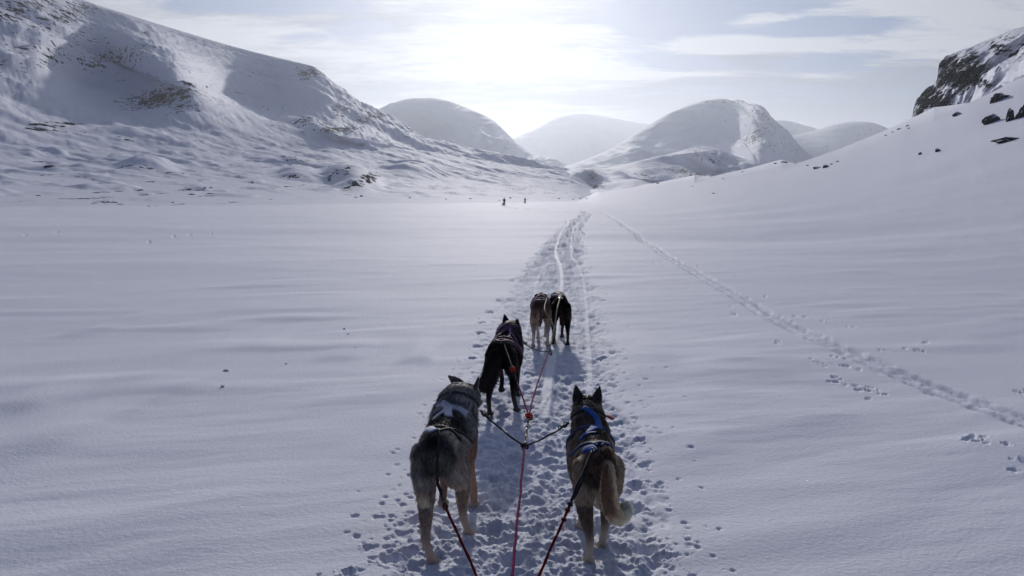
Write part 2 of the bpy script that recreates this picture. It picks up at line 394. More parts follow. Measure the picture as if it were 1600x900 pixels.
trod_shade = np.maximum(trod_shade, bandm * (.08 + .32 * sstep(GR, 12, 30) + .5 * (fbm(GX / .12, GY / .5, 2, 48))))
trod_shade = np.maximum(trod_shade, .55 * np.clip(grooves, 0, 1) * (GR < 98) * (.6 + .4 * perlin(GX / .6, GY / .9, 49)))  # ski grooves: their shade is painted into the snow colour too
P2 = smooth_path(poly_world([(926, 332), (905, 330), (880, 329), (850, 328), (820, 326.5), (800, 325), (790, 323), (780, 321.5)]), 2)
S = np.abs(band_lat(P2, 2.2)); trod_shade = np.maximum(trod_shade, .75 * np.exp(-(S / .5) ** 2)); GZ += -.16 * np.exp(-(S / .55) ** 2) * (1 + .6 * perlin(GX / 3, GY / 3, 47))  # far bend of the trail, shade painted in as a darker line
for px, py, k in [(1077, 408, 2), (1090, 417, 2), (1148, 433, 3), (1172, 448, 2), (1196, 464, 3), (1255, 476, 2), (1251, 494, 2), (1289, 502, 3), (1340, 510, 2), (1220, 537, 3),
                  (1145, 490, 5), (1141, 478, 2), (1105, 462, 4), (1083, 450, 4), (1078, 444, 3), (1065, 437, 3), (1045, 424, 2), (1024, 413, 3), (1000, 404, 3), (1003, 395, 2), (1000, 385, 2), (1003, 410, 2),
                  (1288, 571, 4), (1284, 568, 2), (1325, 571, 6), (1315, 560, 5), (1307, 593, 6), (1312, 597, 3), (1358, 606, 5), (1352, 603, 4), (1378, 614, 2), (1374, 548, 3), (1430, 548, 4), (1448, 536, 2),
                  (1520, 688, 6), (1512, 684, 4), (1530, 693, 4), (1592, 723, 3), (1598, 735, 2), (1257, 562, 2), (1045, 378, 2), (1050, 388, 2), (1030, 372, 2), (1345, 622, 1), (1595, 610, 3)]:
    x, y = flat(px, py)
    for _ in range(k):
        dent(float(x + rng.normal(0, .05)), float(y + rng.normal(0, .06)), rng.uniform(.016, .034) * (1 + float(y) * .01), rng.uniform(.010, .024) * (1 + float(y) * .01), .4)
for pts, w in (([(170, 381), (215, 376), (250, 371.5), (300, 366.5), (350, 363), (430, 354), (520, 346), (575, 342)], .6), ([(10, 370), (60, 366), (110, 362), (200, 358), (310, 351)], .35)):
    P = densify(poly_world(pts), .55)
    for x, y in P:
        if perlin(np.array(x / 3), np.array(y / 3), 50) > -.25 + (.2 if w < .5 else 0):
            dent(x + rng.normal(0, .15), y + rng.normal(0, .15), rng.uniform(.06, .11), .07 * w * 1.5, .4)
GZ += stamp
# single wind-packed drifts, crest lines on the open snow
for pts, h, w in [([(-60, 715), (0, 702), (130, 670), (240, 625), (300, 600), (345, 582), (370, 578)], .040, .16), ([(-40, 640), (30, 634), (90, 632)], .045, .16), ([(130, 605), (220, 588), (330, 560), (345, 553)], .02, .2),
                  ([(450, 632), (520, 622), (600, 617), (660, 614)], .018, .14), ([(490, 560), (520, 556), (575, 556)], .022, .16), ([(620, 565), (650, 558), (680, 560)], .03, .14), ([(100, 868), (260, 845), (400, 815)], .016, .16),
                  ([(1055, 700), (1120, 672), (1170, 658), (1250, 652), (1330, 644)], .030, .16), ([(970, 580), (1010, 565), (1060, 556)], .022, .2), ([(1085, 588), (1130, 588), (1190, 583), (1250, 572)], .026, .16),
                  ([(1000, 780), (1100, 765), (1200, 770), (1260, 755)], .016, .2), ([(960, 720), (1060, 700), (1130, 690)], .014, .2), ([(1100, 560), (1190, 563), (1240, 566), (1270, 562)], .02, .14),
                  ([(330, 487), (450, 484), (520, 480), (600, 478)], .03, .25), ([(120, 516), (180, 510), (215, 505)], .03, .25)]:
    P = smooth_path(poly_world(pts), 3); x0, x1 = P[0, 0], P[-1, 0]; L = x1 - x0
    slope = math.hypot(L, P[-1, 1] - P[0, 1]) / L; xx = np.clip(GX, x0 - L, x1 + L)
    yc = np.where(GX < x0, P[0, 1] + (GX - x0) * (P[1, 1] - P[0, 1]) / (P[1, 0] - P[0, 0]), np.where(GX > x1, P[-1, 1] + (GX - x1) * (P[-1, 1] - P[-2, 1]) / (P[-1, 0] - P[-2, 0]), np.interp(GX, P[:, 0], P[:, 1])))
    S = (GY - yc) / slope + .06 * perlin(GX / .9, GY / .9, 59)
    along = sstep(GX, x0 - .15 * L, x0 + .35 * L) * (1 - sstep(GX, x1 - .35 * L, x1 + .15 * L)) * (GY > 0)
    wn_ = w * 1.7; wf = w * 6
    prof = np.where(S < 0, np.exp(-(S / wn_) ** 2), np.exp(-(S / wf) ** 2))
    GZ += h * prof * along * (.85 + .5 * perlin(GX / 1.1, GY / 1.1, 58))
co = np.stack([GX, GY, GZ], -1)
nr, ncl = GZ.shape
F_ = grid_faces(nr, ncl, True)
# glazed runner lines are part of the snow; a smoother surface there
at = tag(mesh_np('snowfield', co, F_[:, ::-1], MSNOW, attrs={'glaze': glaze * np.clip(tm * 2, 0, 1), 'trodden_shade': np.clip(trod_shade, 0, 1)}), kind='structure')

# ------------------------------------------------------------------ hills: relief built from crest and foot lines
def relief(name, az0, az1, na, rows, levels, noise, mat, rockf=None, back=True, seed=0):
    """levels: list of (T(az), r(az)) from foot to crest; noise(x,y,z,u) -> (dr, dz)"""
    az = np.linspace(az0, az1, na); k = len(levels)
    Tl = np.array([np.broadcast_to(l[0](az) if callable(l[0]) else l[0], az.shape) for l in levels])
    rl = np.array([np.broadcast_to(l[1](az) if callable(l[1]) else l[1], az.shape) for l in levels])
    u = np.concatenate([np.linspace(i, i + 1, rows[i], endpoint=False) for i in range(k - 1)] + [[k - 1.0]])
    i0 = np.minimum(u.astype(int), k - 2); f = (u - i0)[:, None]
    last = (i0 == k - 2)[:, None]
    fe = np.where(last, np.sin(f * np.pi / 2) ** .9, f)      # the top rounds over towards the crest
    T = Tl[i0] * (1 - fe) + Tl[i0 + 1] * fe
    r = rl[i0] * (1 - f) + rl[i0 + 1] * f
    if back:                                                  # the far side, falling away
        kb = np.linspace(0, 1, 14)[1:, None]
        rb = r[-1:] * (1 + .9 * kb); zb = (CAM_H + r[-1:] * T[-1:]) * (1 - kb ** 1.3) - 40 * kb
        T = np.vstack([T, (zb - CAM_H) / rb]); r = np.vstack([r, rb]); u = np.concatenate([u, np.full(13, k - 1.0)])
    U = np.broadcast_to(u[:, None], T.shape); A = np.broadcast_to(az[None], T.shape)
    x = r * np.sin(A); y = r * np.cos(A); z = CAM_H + r * T
    dr, dz = noise(x, y, z, U, A)
    r2 = r + dr; x = r2 * np.sin(A); y = r2 * np.cos(A); z = CAM_H + r2 * T + dz
    attrs = {}
    a_, t_ = A, (z - CAM_H) / np.hypot(x, y)
    attrs['rock'] = rockf(a_, t_, x, y, z) if rockf is not None else np.zeros_like(z)
    o = mesh_np(name, np.stack([x, y, z], -1), grid_faces(*z.shape)[:, ::-1], mat, attrs=attrs)
    return tag(o, kind='structure')
def blob(A, T, px, py, rx, ry, rot=0):
    a0, t0 = pix_at(px, py); dx = (A - a0) * F * .95; dy = -(T - t0) * F
    c, s = math.cos(R(rot)), math.sin(R(rot)); u = (dx * c + dy * s) / rx; v = (-dx * s + dy * c) / ry
    return np.exp(-(u * u + v * v) ** 1.5)
def piece(pts):                      # (pixel x, value) -> function of azimuth
    p = np.array(pts, float); a = pix_at(p[:, 0], 250)[0]
    return lambda az: np.interp(az, a, p[:, 1])
def sil(pts): return lambda az: interp_px(pts, az)

LEFT_CREST = [(-500, -260), (-200, -160), (0, -70), (90, -22), (130, 0), (200, 22), (270, 45), (340, 65), (400, 84), (450, 93), (485, 103), (505, 113), (521, 127), (545, 146),
              (570, 163), (600, 181), (640, 208), (672, 229), (740, 242), (800, 248), (850, 256), (890, 263), (915, 276), (935, 300)]
LEFT_APRON = [(-500, 200), (0, 222), (200, 228), (400, 226), (520, 226), (600, 230), (672, 237), (740, 250), (800, 257), (850, 264), (890, 270), (915, 282), (935, 302)]
foot_r = piece([(-500, 150), (0, 170), (400, 185), (700, 230), (850, 280), (940, 330)])
apron_r = piece([(-500, 330), (0, 420), (300, 520), (520, 680), (672, 900), (800, 1150), (940, 1300)])
crest_r = piece([(-500, 1000), (0, 1250), (300, 1400), (520, 1350), (672, 1300), (800, 1400), (940, 1500)])
low_T = lambda az: (-.25 - CAM_H) / foot_r(az)
def left_noise(x, y, z, U, A):
    T = (z - CAM_H) / np.hypot(x, y)
    h = sstep(z, 2, 14) * (1 - sstep(U, 1.0, 1.25))
    k = .5 + .5 * sstep(U, .35, .8)
    q0 = x * .9 + y * .44; bill = np.abs(fbm(q0 / 95, y / 60, 3, 61)); hum = np.maximum(0, fbm(q0 / 85, y / 60, 4, 66) - .12) ** 1.1
    dz = h * k * (-1.4 * bill + 3.6 * hum + .5 * fbm(x / 12, y / 16, 3, 62)) + sstep(U, .02, .25) * (1 - sstep(U, 1, 1.3)) * 1.4 * np.maximum(0, fbm(x / 16, y / 22, 3, 68) - .15)
    m = sstep(U, 1.0, 1.2)
    q = x * .83 + y * .55; p = -x * .55 + y * .83
    dz = dz + m * (14 * fbm(q / 330, p / 180, 3, 63) + 2.5 * fbm(q / 60, z / 26, 4, 64) + .9 * fbm(q / 9, z / 12, 3, 65)) * (1 - .8 * sstep(U, 1.75, 2.0))
    dz = dz - m * 2.0 * np.abs(fbm(q / 45, z / 9, 3, 67)) * (1 - sstep(U, 1.9, 2.0))
    # the shoulder that stands out between the two hollows, and the hollows
    dr = m * (-190 * blob(A, T, 255, 95, 70, 34, 38) + 230 * blob(A, T, 400, 140, 70, 50, 20) + 130 * blob(A, T, 175, 135, 60, 45, 20) - 120 * blob(A, T, 560, 215, 80, 25, 25) )
    # knoll on the apron
    dr = dr - 60 * blob(A, T, 545, 272, 45, 16, 8) - 45 * blob(A, T, 690, 262, 60, 10, 5)
    dz = dz + 7.5 * blob(A, T, 548, 282, 34, 13, 12) + 6 * blob(A, T, 650, 268, 34, 9, 5) + 5 * blob(A, T, 230, 262, 34, 7, 0) + 4 * blob(A, T, 470, 274, 30, 8, 5)
    return dr * np.clip(U, 0, 1) * (1 - sstep(U, 1.8, 2.0)), dz * (U < 2.0) + (U >= 2.0) * dz * .3
def left_rock(A, T, x, y, z):
    s = 0
    for px, py, rx, ry, rot, k in [(245, 154, 52, 13, 15, 1.0), (290, 165, 30, 8, 15, .8), (495, 109, 32, 10, 22, 1.05), (470, 190, 22, 6, 8, .85), (525, 203, 34, 5, 5, .95), (575, 186, 26, 9, 20, .8), (545, 165, 60, 8, 38, .62), (565, 283, 34, 9, 25, .95), (540, 268, 20, 6, 10, .8),
                                   (30, 12, 45, 14, 22, .85), (110, 18, 40, 12, 30, .85), (190, 88, 60, 12, 18, .6), (470, 278, 22, 5, 0, .75), (70, 198, 40, 7, 12, .6), (330, 305, 30, 3, 0, .0), (237, 260, 20, 4, 0, .7), (150, 275, 30, 3, 5, .5), (165, 315, 22, 3, 0, .8),
                                   (300, 297, 40, 3, 0, .55), (640, 205, 20, 5, 35, .6), (740, 272, 18, 4, 10, .7), (800, 296, 30, 3, 5, .6), (880, 285, 20, 5, 5, .5), (60, 90, 70, 20, 20, .5), (380, 60, 60, 10, 20, .45), (450, 245, 30, 6, 0, .45)]:
        s = np.maximum(s, k * blob(A, T, px, py, rx * 1.15, ry * 1.25, -rot))
    n = .5 + .5 * fbm(x / 14, z / 4.5, 4, 71)
    sp = sstep(fbm(x / 7, z / 2.4, 3, 72), .35, .7) * .8 * sstep(fbm(x / 120, z / 40, 2, 73), -.2, .3)
    return np.clip(s * (.55 + .6 * n), 0, 1) * .8 + sp * .7
relief('left_mountain', float(pix_at(-500, 250)[0]), float(pix_at(938, 250)[0]), 1150, [150, 260], [(low_T, foot_r), (sil(LEFT_APRON), apron_r), (sil(LEFT_CREST), crest_r)],
       left_noise, MHILL, left_rock)

# domes and further ranges
def dome_noise(sc, amp, seed, extra=None):
    def fn(x, y, z, U, A):
        T = (z - CAM_H) / np.hypot(x, y); e = U.max()
        f = 1 - .85 * sstep(U, e - .25, e)
        dz = amp * f * (fbm(x / sc, z / (sc * .3), 4, seed) - .6 * np.abs(fbm(x / (sc * .4), z / (sc * .22), 3, seed + 1)))
        dr = np.zeros_like(z)
        if extra is not None: dr, dz = extra(x, y, z, U, A, T, dr, dz)
        return dr, dz
    return fn
relief('middle_left_hill', float(pix_at(520, 250)[0]), float(pix_at(905, 250)[0]), 420, [150], [(-.02, 2400), (sil([(520, 215), (560, 186), (600, 165), (625, 156), (655, 151), (690, 153), (720, 163), (750, 176), (775, 190), (795, 209),
        (812, 228), (835, 240), (870, 249), (905, 268)]), 3600)], dome_noise(330, 30, 81, lambda x, y, z, U, A, T, dr, dz: (dr + 500 * blob(A, T, 655, 210, 75, 40, 10) - 300 * blob(A, T, 770, 215, 30, 60, 40), dz)),
       MFAR, lambda A, T, x, y, z: .3 * blob(A, T, 640, 235, 60, 8, 0) + .3 * blob(A, T, 600, 215, 30, 20, 20) + .3 * blob(A, T, 790, 232, 30, 6, -20) + .06)
relief('middle_right_hill', float(pix_at(870, 250)[0]), float(pix_at(1330, 250)[0]), 520, [190], [(-.03, 2100), (sil([(870, 268), (905, 252), (940, 238), (965, 226), (985, 213), (1010, 197), (1035, 182), (1060, 170), (1090, 159), (1115, 154), (1140, 153), (1165, 156),
        (1190, 163), (1205, 175), (1222, 192), (1240, 212), (1256, 231), (1290, 262), (1330, 290)]), 3300)],
       dome_noise(300, 26, 91, lambda x, y, z, U, A, T, dr, dz: (dr + 480 * blob(A, T, 1085, 205, 75, 45, 10) - 260 * blob(A, T, 1010, 225, 40, 60, 50) - 420 * blob(A, T, 1190, 215, 30, 70, 0),
           dz - 26 * np.abs(fbm(x / 70, z / 300, 3, 95)) * blob(A, T, 1185, 215, 60, 80, 0))),
       MFAR, lambda A, T, x, y, z: .08 + .5 * blob(A, T, 1200, 200, 55, 50, 40) * (.5 + .5 * fbm(x / 40, z / 120, 3, 96)) + .35 * blob(A, T, 1150, 157, 60, 5, 0))
relief('valley_foothill', float(pix_at(820, 250)[0]), float(pix_at(1330, 250)[0]), 520, [150], [(-.02, 560), (sil([(820, 300), (850, 278), (880, 268), (905, 263), (925, 265), (950, 262), (985, 256), (1020, 246), (1060, 236), (1085, 229), (1108, 227), (1130, 233),
        (1160, 246), (1220, 262), (1330, 290)]), 1500)],
       dome_noise(90, 7, 101, lambda x, y, z, U, A, T, dr, dz: (dr + 260 * blob(A, T, 1080, 262, 60, 14, 12) - 160 * blob(A, T, 1000, 268, 40, 10, 10) + 200 * blob(A, T, 925, 284, 26, 12, 0), dz - 5 * blob(A, T, 930, 286, 40, 8, 0))),
       MHILL, lambda A, T, x, y, z: .6 * blob(A, T, 926, 291, 22, 5, 0) + .45 * blob(A, T, 925, 275, 10, 8, 40) + .5 * blob(A, T, 1072, 269, 44, 5, 10) + .35 * blob(A, T, 1010, 275, 30, 4, 5) + .3 * blob(A, T, 1100, 240, 40, 12, 20) + .10)
relief('far_range', float(pix_at(600, 250)[0]), float(pix_at(1260, 250)[0]), 260, [80], [(-.02, 6800), (sil([(600, 260), (700, 235), (780, 222), (820, 208), (850, 192), (872, 181), (900, 176), (935, 178), (960, 186), (990, 188), (1030, 196), (1100, 205), (1260, 240)]), 8300)],
       dome_noise(500, 26, 111), MFAR, lambda A, T, x, y, z: .04 + 0 * x)
relief('far_right_range', float(pix_at(1130, 250)[0]), float(pix_at(1480, 250)[0]), 240, [80], [(-.02, 4600), (sil([(1130, 210), (1180, 192), (1215, 186), (1240, 190), (1265, 198), (1290, 204), (1330, 212), (1400, 226), (1480, 240)]), 6000)],
       dome_noise(400, 20, 121), MFAR, lambda A, T, x, y, z: .04 + 0 * x)
relief('blue_hill', float(pix_at(1230, 250)[0]), float(pix_at(1480, 250)[0]), 200, [80], [(-.02, 3900), (sil([(1230, 215), (1265, 205), (1290, 199), (1310, 192), (1335, 189), (1360, 190), (1378, 195), (1400, 206), (1430, 222), (1480, 250)]), 5000)],
       dome_noise(400, 10, 131), MFAR, lambda A, T, x, y, z: .2 + 0 * x)

# right-hand crag
CRAG_TOP = [(1380, 215), (1405, 204), (1424, 184), (1428, 170), (1437, 150), (1446, 144), (1460, 137), (1465, 122), (1466, 104), (1475, 95), (1490, 86), (1520, 74), (1560, 60), (1600, 45), (1700, 18), (1900, -40), (2300, -110)]
def crag_noise(x, y, z, U, A):
    T = (z - CAM_H) / np.hypot(x, y); f = 1 - .6 * sstep(U, .85, 1.0)
    face = np.maximum(blob(A, T, 1495, 120, 40, 36, 20), blob(A, T, 1458, 155, 34, 22, 10))
    rid = np.abs(fbm(x / 16, z / 26, 5, 142)) + .5 * np.abs(fbm(x / 5, z / 7, 3, 143))
    dr = f * (26 * fbm(x / 45, z / 30, 4, 141)) + face * (34 * rid - 18)
    dz = 2.4 * f * fbm(x / 14, z / 6, 5, 144) + face * 2.5 * np.abs(fbm(x / 4, z / 5, 3, 146))
    return dr * (U < 1.0) , dz
def crag_rock(A, T, x, y, z):
    s = np.maximum.reduce([1.1 * blob(A, T, 1488, 112, 34, 26, 15), 1.0 * blob(A, T, 1512, 105, 22, 18, 60), 1.05 * blob(A, T, 1452, 155, 28, 20, 35), .9 * blob(A, T, 1435, 176, 14, 10, 50), .9 * blob(A, T, 1510, 122, 24, 12, 30),
                           .6 * blob(A, T, 1560, 75, 40, 10, 30), .75 * blob(A, T, 1530, 126, 24, 5, 28), .45 * blob(A, T, 1600, 60, 60, 20, 30)])
    n = fbm(x / 7, z / 9, 4, 145)
    return np.clip(s * (.78 + .55 * n), 0, 1) + .12
relief('right_crag', float(pix_at(1375, 250)[0]), float(pix_at(2300, 250)[0]), 560, [240], [(lambda az: right_T(az) - .012, piece([(1375, 560), (1600, 300), (2300, 260)])), (sil(CRAG_TOP), piece([(1375, 700), (1600, 430), (2300, 420)]))],
       crag_noise, MCRAG, crag_rock)
# ------------------------------------------------------------------ materials for dogs, harness and rope
def plain(name, col, rough=.7, spec=.3, metal=0.0, noise=0.0, scale=60.0, emit=None, bump=0.0):
    m = bpy.data.materials.new(name); nt = nodes_of(m)
    ps = N(nt, 'ShaderNodeBsdfPrincipled', {'Roughness': rough, 'Specular IOR Level': spec, 'Metallic': metal, 'Base Color': tuple(col) + (1,)})
    if noise or bump:
        tc = N(nt, 'ShaderNodeTexCoord').outputs['Object']
        n = N(nt, 'ShaderNodeTexNoise', {'Vector': tc, 'Scale': scale, 'Detail': 4.0}).outputs[0]
        nt.links.new(mixc(nt, n, tuple(c * (1 - noise) for c in col), tuple(min(1, c * (1 + noise)) for c in col)), ps.inputs['Base Color'])
        if bump:
            b = N(nt, 'ShaderNodeBump', {'Height': n, 'Strength': bump, 'Distance': .003}); nt.links.new(b.outputs[0], ps.inputs['Normal'])
    N(nt, 'ShaderNodeOutputMaterial', {0: ps.outputs[0]})
    return m
def fur_material(name, k=1.0):
    m = bpy.data.materials.new(name); nt = nodes_of(m)
    c = N(nt, 'ShaderNodeAttribute', attribute_name='coat').outputs['Color']
    ps = N(nt, 'ShaderNodeBsdfPrincipled', {'Roughness': .55, 'Specular IOR Level': .25, 'Base Color': c})
    tr = N(nt, 'ShaderNodeBsdfTranslucent', {'Color': c})
    mx = N(nt, 'ShaderNodeMixShader', {0: .38 * k, 1: ps.outputs[0], 2: tr.outputs[0]})
    N(nt, 'ShaderNodeOutputMaterial', {0: mx.outputs[0]})
    return m
MFUR = fur_material('fur'); MSKIN = fur_material('dog_body', 0.0)
MNOSE = plain('nose_leather', (.012, .011, .012), .35, .5)
MEYE = plain('dog_eye', (.03, .018, .01), .08, .6)
MTONGUE = plain('tongue', (.38, .045, .05), .4, .5, noise=.15)
MSNAP = plain('brass_snap', (.32, .27, .19), .35, .5, metal=.9)
MSTEEL = plain('dark_steel', (.05, .05, .055), .4, .5, metal=.8)

# ------------------------------------------------------------------ dog bodies
def catmull(S, sub=4):
    S = np.asarray(S, float); P = np.vstack([2 * S[0] - S[1], S, 2 * S[-1] - S[-2]]); out = []
    for i in range(1, len(P) - 2):
        for k in range(sub):
            t = k / sub; a, b, c, d = P[i - 1], P[i], P[i + 1], P[i + 2]
            out.append(.5 * (2 * b + (c - a) * t + (2 * a - 5 * b + 4 * c - d) * t * t + (3 * b - a - 3 * c + d) * t ** 3))
    out.append(S[-1]); return np.array(out)
def loft(S, lateral=(1, 0, 0), sub=4, n=16, cap=.7):
    """S rows: x y z half_width half_height -> verts, faces of a closed tapering tube"""
    S = catmull(S, sub) if sub > 1 else np.asarray(S, float)
    S[:, 3:] = np.maximum(S[:, 3:], .002)
    def ext(a, b, k, sc):
        d = a[:3] - b[:3]; d /= np.linalg.norm(d) + 1e-9; e = a.copy(); e[:3] += d * min(a[3], a[4]) * k; e[3:] *= sc; return e
    S = np.vstack([ext(S[0], S[1], .85 * cap, .45), ext(S[0], S[1], .5 * cap, .8), S, ext(S[-1], S[-2], .5 * cap, .8), ext(S[-1], S[-2], .85 * cap, .45)])
    T = np.gradient(S[:, :3], axis=0); T /= np.linalg.norm(T, axis=1, keepdims=True) + 1e-9
    L = np.array(lateral, float); L = L - (T @ L)[:, None] * T; L /= np.linalg.norm(L, axis=1, keepdims=True)
    H = np.cross(L, T); a = np.linspace(0, 2 * np.pi, n, endpoint=False)
    V = S[:, None, :3] + L[:, None] * (np.cos(a)[None, :, None] * S[:, 3, None, None]) + H[:, None] * (np.sin(a)[None, :, None] * S[:, 4, None, None])
    V = V.reshape(-1, 3); m = len(S); Fq = []
    for i in range(m - 1):
        for j in range(n):
            Fq.append((i * n + j, i * n + (j + 1) % n, (i + 1) * n + (j + 1) % n, (i + 1) * n + j))
    Fq.append(tuple(range(n))[::-1]); Fq.append(tuple((m - 1) * n + j for j in range(n)))
    return V, Fq, S[:, :3]
def raw_mesh(name, V, Fq):
    me = bpy.data.meshes.new(name); me.from_pydata([tuple(v) for v in V], [], Fq); me.update(); return me

def rot(ax, d): return np.array(Matrix.Rotation(R(d), 3, ax))

def build_dog(cfg, idx):
    s = cfg['scale']; bend = cfg.get('bend', 0.0); rg = np.random.default_rng(100 + idx)
    parts = []                                         # (kind, sections, lateral)
    by = lambda y: bend * (y + .25) ** 2 * (1 if y > -.25 else .3)
    wf = cfg.get('width', 1.0)
    tor = [(-.355, .505, .040, .045), (-.32, .505, .082, .080), (-.23, .50, .105, .105), (-.12, .50, .102, .100), (.0, .485, .110, .120),
           (.12, .47, .118, .138), (.21, .468, .112, .145), (.28, .485, .092, .120), (.33, .50, .060, .075)]
    bo = cfg.get('back', 0.0)
    parts.append(('torso', [(by(y), y, z + bo * (y - .0), w * wf, h) for y, z, w, h in tor], (1, 0, 0)))
    hp = np.array(cfg['head']); Hm = rot('Z', cfg['hyaw']) @ rot('X', cfg['hpitch']) @ rot('Y', cfg.get('hroll', 0))
    n0 = np.array((by(.2), .20, .505)); n2 = hp + Hm @ np.array((0, -.045, -.02)); n1 = (n0 + n2) / 2 + np.array((0, 0, .012))
    nw = cfg.get('neck', 1.0)
    parts.append(('neck', [(*n0, .100 * nw, .115 * nw), (*n1, .092 * nw, .10 * nw), (*n2, .080 * nw, .078 * nw)], (1, 0, 0)))
    hs = [(0, -.06, -.008, .066, .058), (0, -.01, -.004, .086, .068), (0, .04, -.010, .078, .062), (0, .075, -.022, .050, .048), (0, .12, -.032, .031, .032), (0, .165, -.036, .026, .026), (0, .18, -.036, .02, .02)]
    parts.append(('head', [tuple(hp + Hm @ np.array(q[:3])) + q[3:] for q in hs], tuple(Hm @ np.array((1., 0, 0)))))
    for sx in (-1, 1):
        eb = cfg.get('ears', ((0, 0), (0, 0)))[0 if sx < 0 else 1]   # outward lean, forward(+)/back(-) lean
        E = rot('Y', sx * (8 + eb[0])) @ rot('X', -eb[1])
        es = [((0, 0, -.015), .036, .022), ((0, .004, .015), .033, .015), ((0, .004, .038), .025, .011), ((0, 0, .060), .015, .009), ((0, -.004, .078), .006, .006)]
        L = Hm @ E @ rot('Z', -sx * 25 + cfg.get('earz', (0, 0))[0 if sx < 0 else 1]) @ np.array((1., 0, 0))
        parts.append(('ear', [tuple(hp + Hm @ (np.array((sx * .054, -.012, .046)) + E @ np.array(q))) + (a, b) for q, a, b in es], tuple(L)))
    for key, sx in (('hl', -1), ('hr', 1)):
        px_, py_, pz_ = cfg[key]; hip = np.array((sx * .062 + by(-.2), -.215, .475)); paw = np.array((px_, py_, pz_ + .028))
        lift = pz_; hock = paw + np.array((-.25 * (px_ - hip[0]), -.075 - .25 * lift, .125 + .02)) if 'hock' not in cfg else paw + np.array(cfg['hock'])
        if lift > .05: hock = paw + np.array((0, -.03, .12))
        kn = (hip * .46 + hock * .54); kn[1] = max(kn[1] + .085, (hip[1] + hock[1]) / 2 + .075); kn[0] = kn[0] + sx * .012
        parts.append(('thigh', [(*(hip + (0, -.012, .03)), .062, .085), (*(hip * .6 + kn * .4 + np.array((0, -.025, 0))), .060, .088), (*(kn + (0, -.008, 0)), .044, .056), (*(kn * .4 + hock * .6), .028, .034), (*hock, .021, .027)], (1, 0, 0)))
        parts.append(('shank', [(*(kn * .25 + hock * .75), .023, .028), (*(hock + (0, -.006, .0)), .021, .027), (*(hock * .45 + paw * .55), .019, .021), (*(paw + (0, -.004, .02)), .021, .022)], (1, 0, 0)))
        parts.append(('paw', [(*(paw + (0, -.014, .003)), .023, .02), (*(paw + (0, .016, .002)), .033, .023), (*(paw + (0, .05, -.006)), .030, .017)], (1, 0, 0)))
    for key, sx in (('fl', -1), ('fr', 1)):
        px_, py_, pz_ = cfg[key]; sh = np.array((sx * .078 + by(.2), .215, .44)); paw = np.array((px_ + by(.2), py_, pz_ + .026))
        el = np.array((sx * .082 + by(.2), .17 + .25 * (py_ - .2), .315)); wr = paw + np.array((0, -.012, .095))
        if pz_ > .05: wr = paw + np.array((0, .05, .09)); el = el + np.array((0, .02, .03))
        parts.append(('shoulder', [(*(sh + (0, 0, .05)), .05, .075), (*sh, .052, .07), (*(sh * .4 + el * .6), .046, .055), (*el, .034, .04)], (1, 0, 0)))
        parts.append(('foreleg', [(*(el + (0, 0, .02)), .034, .042), (*(el * .5 + wr * .5), .025, .028), (*wr, .021, .023), (*(paw + (0, -.004, .02)), .021, .02)], (1, 0, 0)))
        parts.append(('paw', [(*(paw + (0, -.014, .0)), .023, .019), (*(paw + (0, .016, .0)), .032, .022), (*(paw + (0, .046, -.006)), .029, .016)], (1, 0, 0)))
    parts.append(('tail', [(*p, r_, r_) for p, r_ in cfg['tail']], cfg.get('tail_lat', (1, 0, 0))))
    V, Fq, cen, kinds, tpar = [], [], [], [], []
    off = 0
    for k, S, L in parts:
        v, f, c = loft(S, L); V.append(v); Fq += [tuple(i + off for i in q) for q in f]; off += len(v)
        cen.append(c); kinds += [k] * len(c); tpar += list(np.linspace(0, 1, len(c)))
    V = np.vstack(V) * s; cen = np.vstack(cen) * s; kinds = np.array(kinds); tpar = np.array(tpar)
    # normals of every tube outwards
    me0 = raw_mesh('tmp', V, Fq); bm = bmesh.new(); bm.from_mesh(me0); bmesh.ops.recalc_face_normals(bm, faces=bm.faces); bm.to_mesh(me0); bm.free()
    o0 = bpy.data.objects.new('tmp', me0); COL.objects.link(o0)
    md = o0.modifiers.new('r', 'REMESH'); md.mode = 'VOXEL'; md.voxel_size = cfg.get('voxel', .0075)
    md = o0.modifiers.new('s', 'SMOOTH'); md.factor = .5; md.iterations = 3
    dg = bpy.context.evaluated_depsgraph_get(); me = bpy.data.meshes.new_from_object(o0.evaluated_get(dg)); bpy.data.objects.remove(o0)
    me.name = 'body'; me.shade_smooth()
    nv = len(me.vertices); P = np.empty(nv * 3, np.float32); me.vertices.foreach_get('co', P); P = P.reshape(-1, 3).astype(float)
    NR = np.empty(nv * 3, np.float32); me.vertices.foreach_get('normal', NR); NR = NR.reshape(-1, 3).astype(float)
    def nearest(Q):
        out = np.empty(len(Q), int)
        for i in range(0, len(Q), 4000):
            d = ((Q[i:i + 4000, None] - cen[None]) ** 2).sum(-1); out[i:i + 4000] = d.argmin(1)
        return out
    # limbs are thinner than the trunk, so compare with depth inside each tube
    rad = np.concatenate([np.sqrt(((loft(S, L)[0].reshape(-1, 16, 3)[:, 0] - loft(S, L)[2]) ** 2).sum(1)) for _, S, L in parts]) * s
    def nearest(Q):
        out = np.empty(len(Q), int)
        for i in range(0, len(Q), 4000):
            d = np.sqrt(((Q[i:i + 4000, None] - cen[None]) ** 2).sum(-1)) - rad[None] * .9; out[i:i + 4000] = d.argmin(1)
        return out
    ni = nearest(P); K, TT = kinds[ni], tpar[ni]
    col = cfg['coat'](P / s, NR, K, TT) * cfg.get('gain', 2.8)
    root = bpy.data.objects.new('sled_dog', None); COL.objects.link(root); root.empty_display_size = .2
    tag(root, cfg['label'], 'dog', 'sled dogs pulling in harness')
    body = bpy.data.objects.new('body', me); COL.objects.link(body); body.parent = root
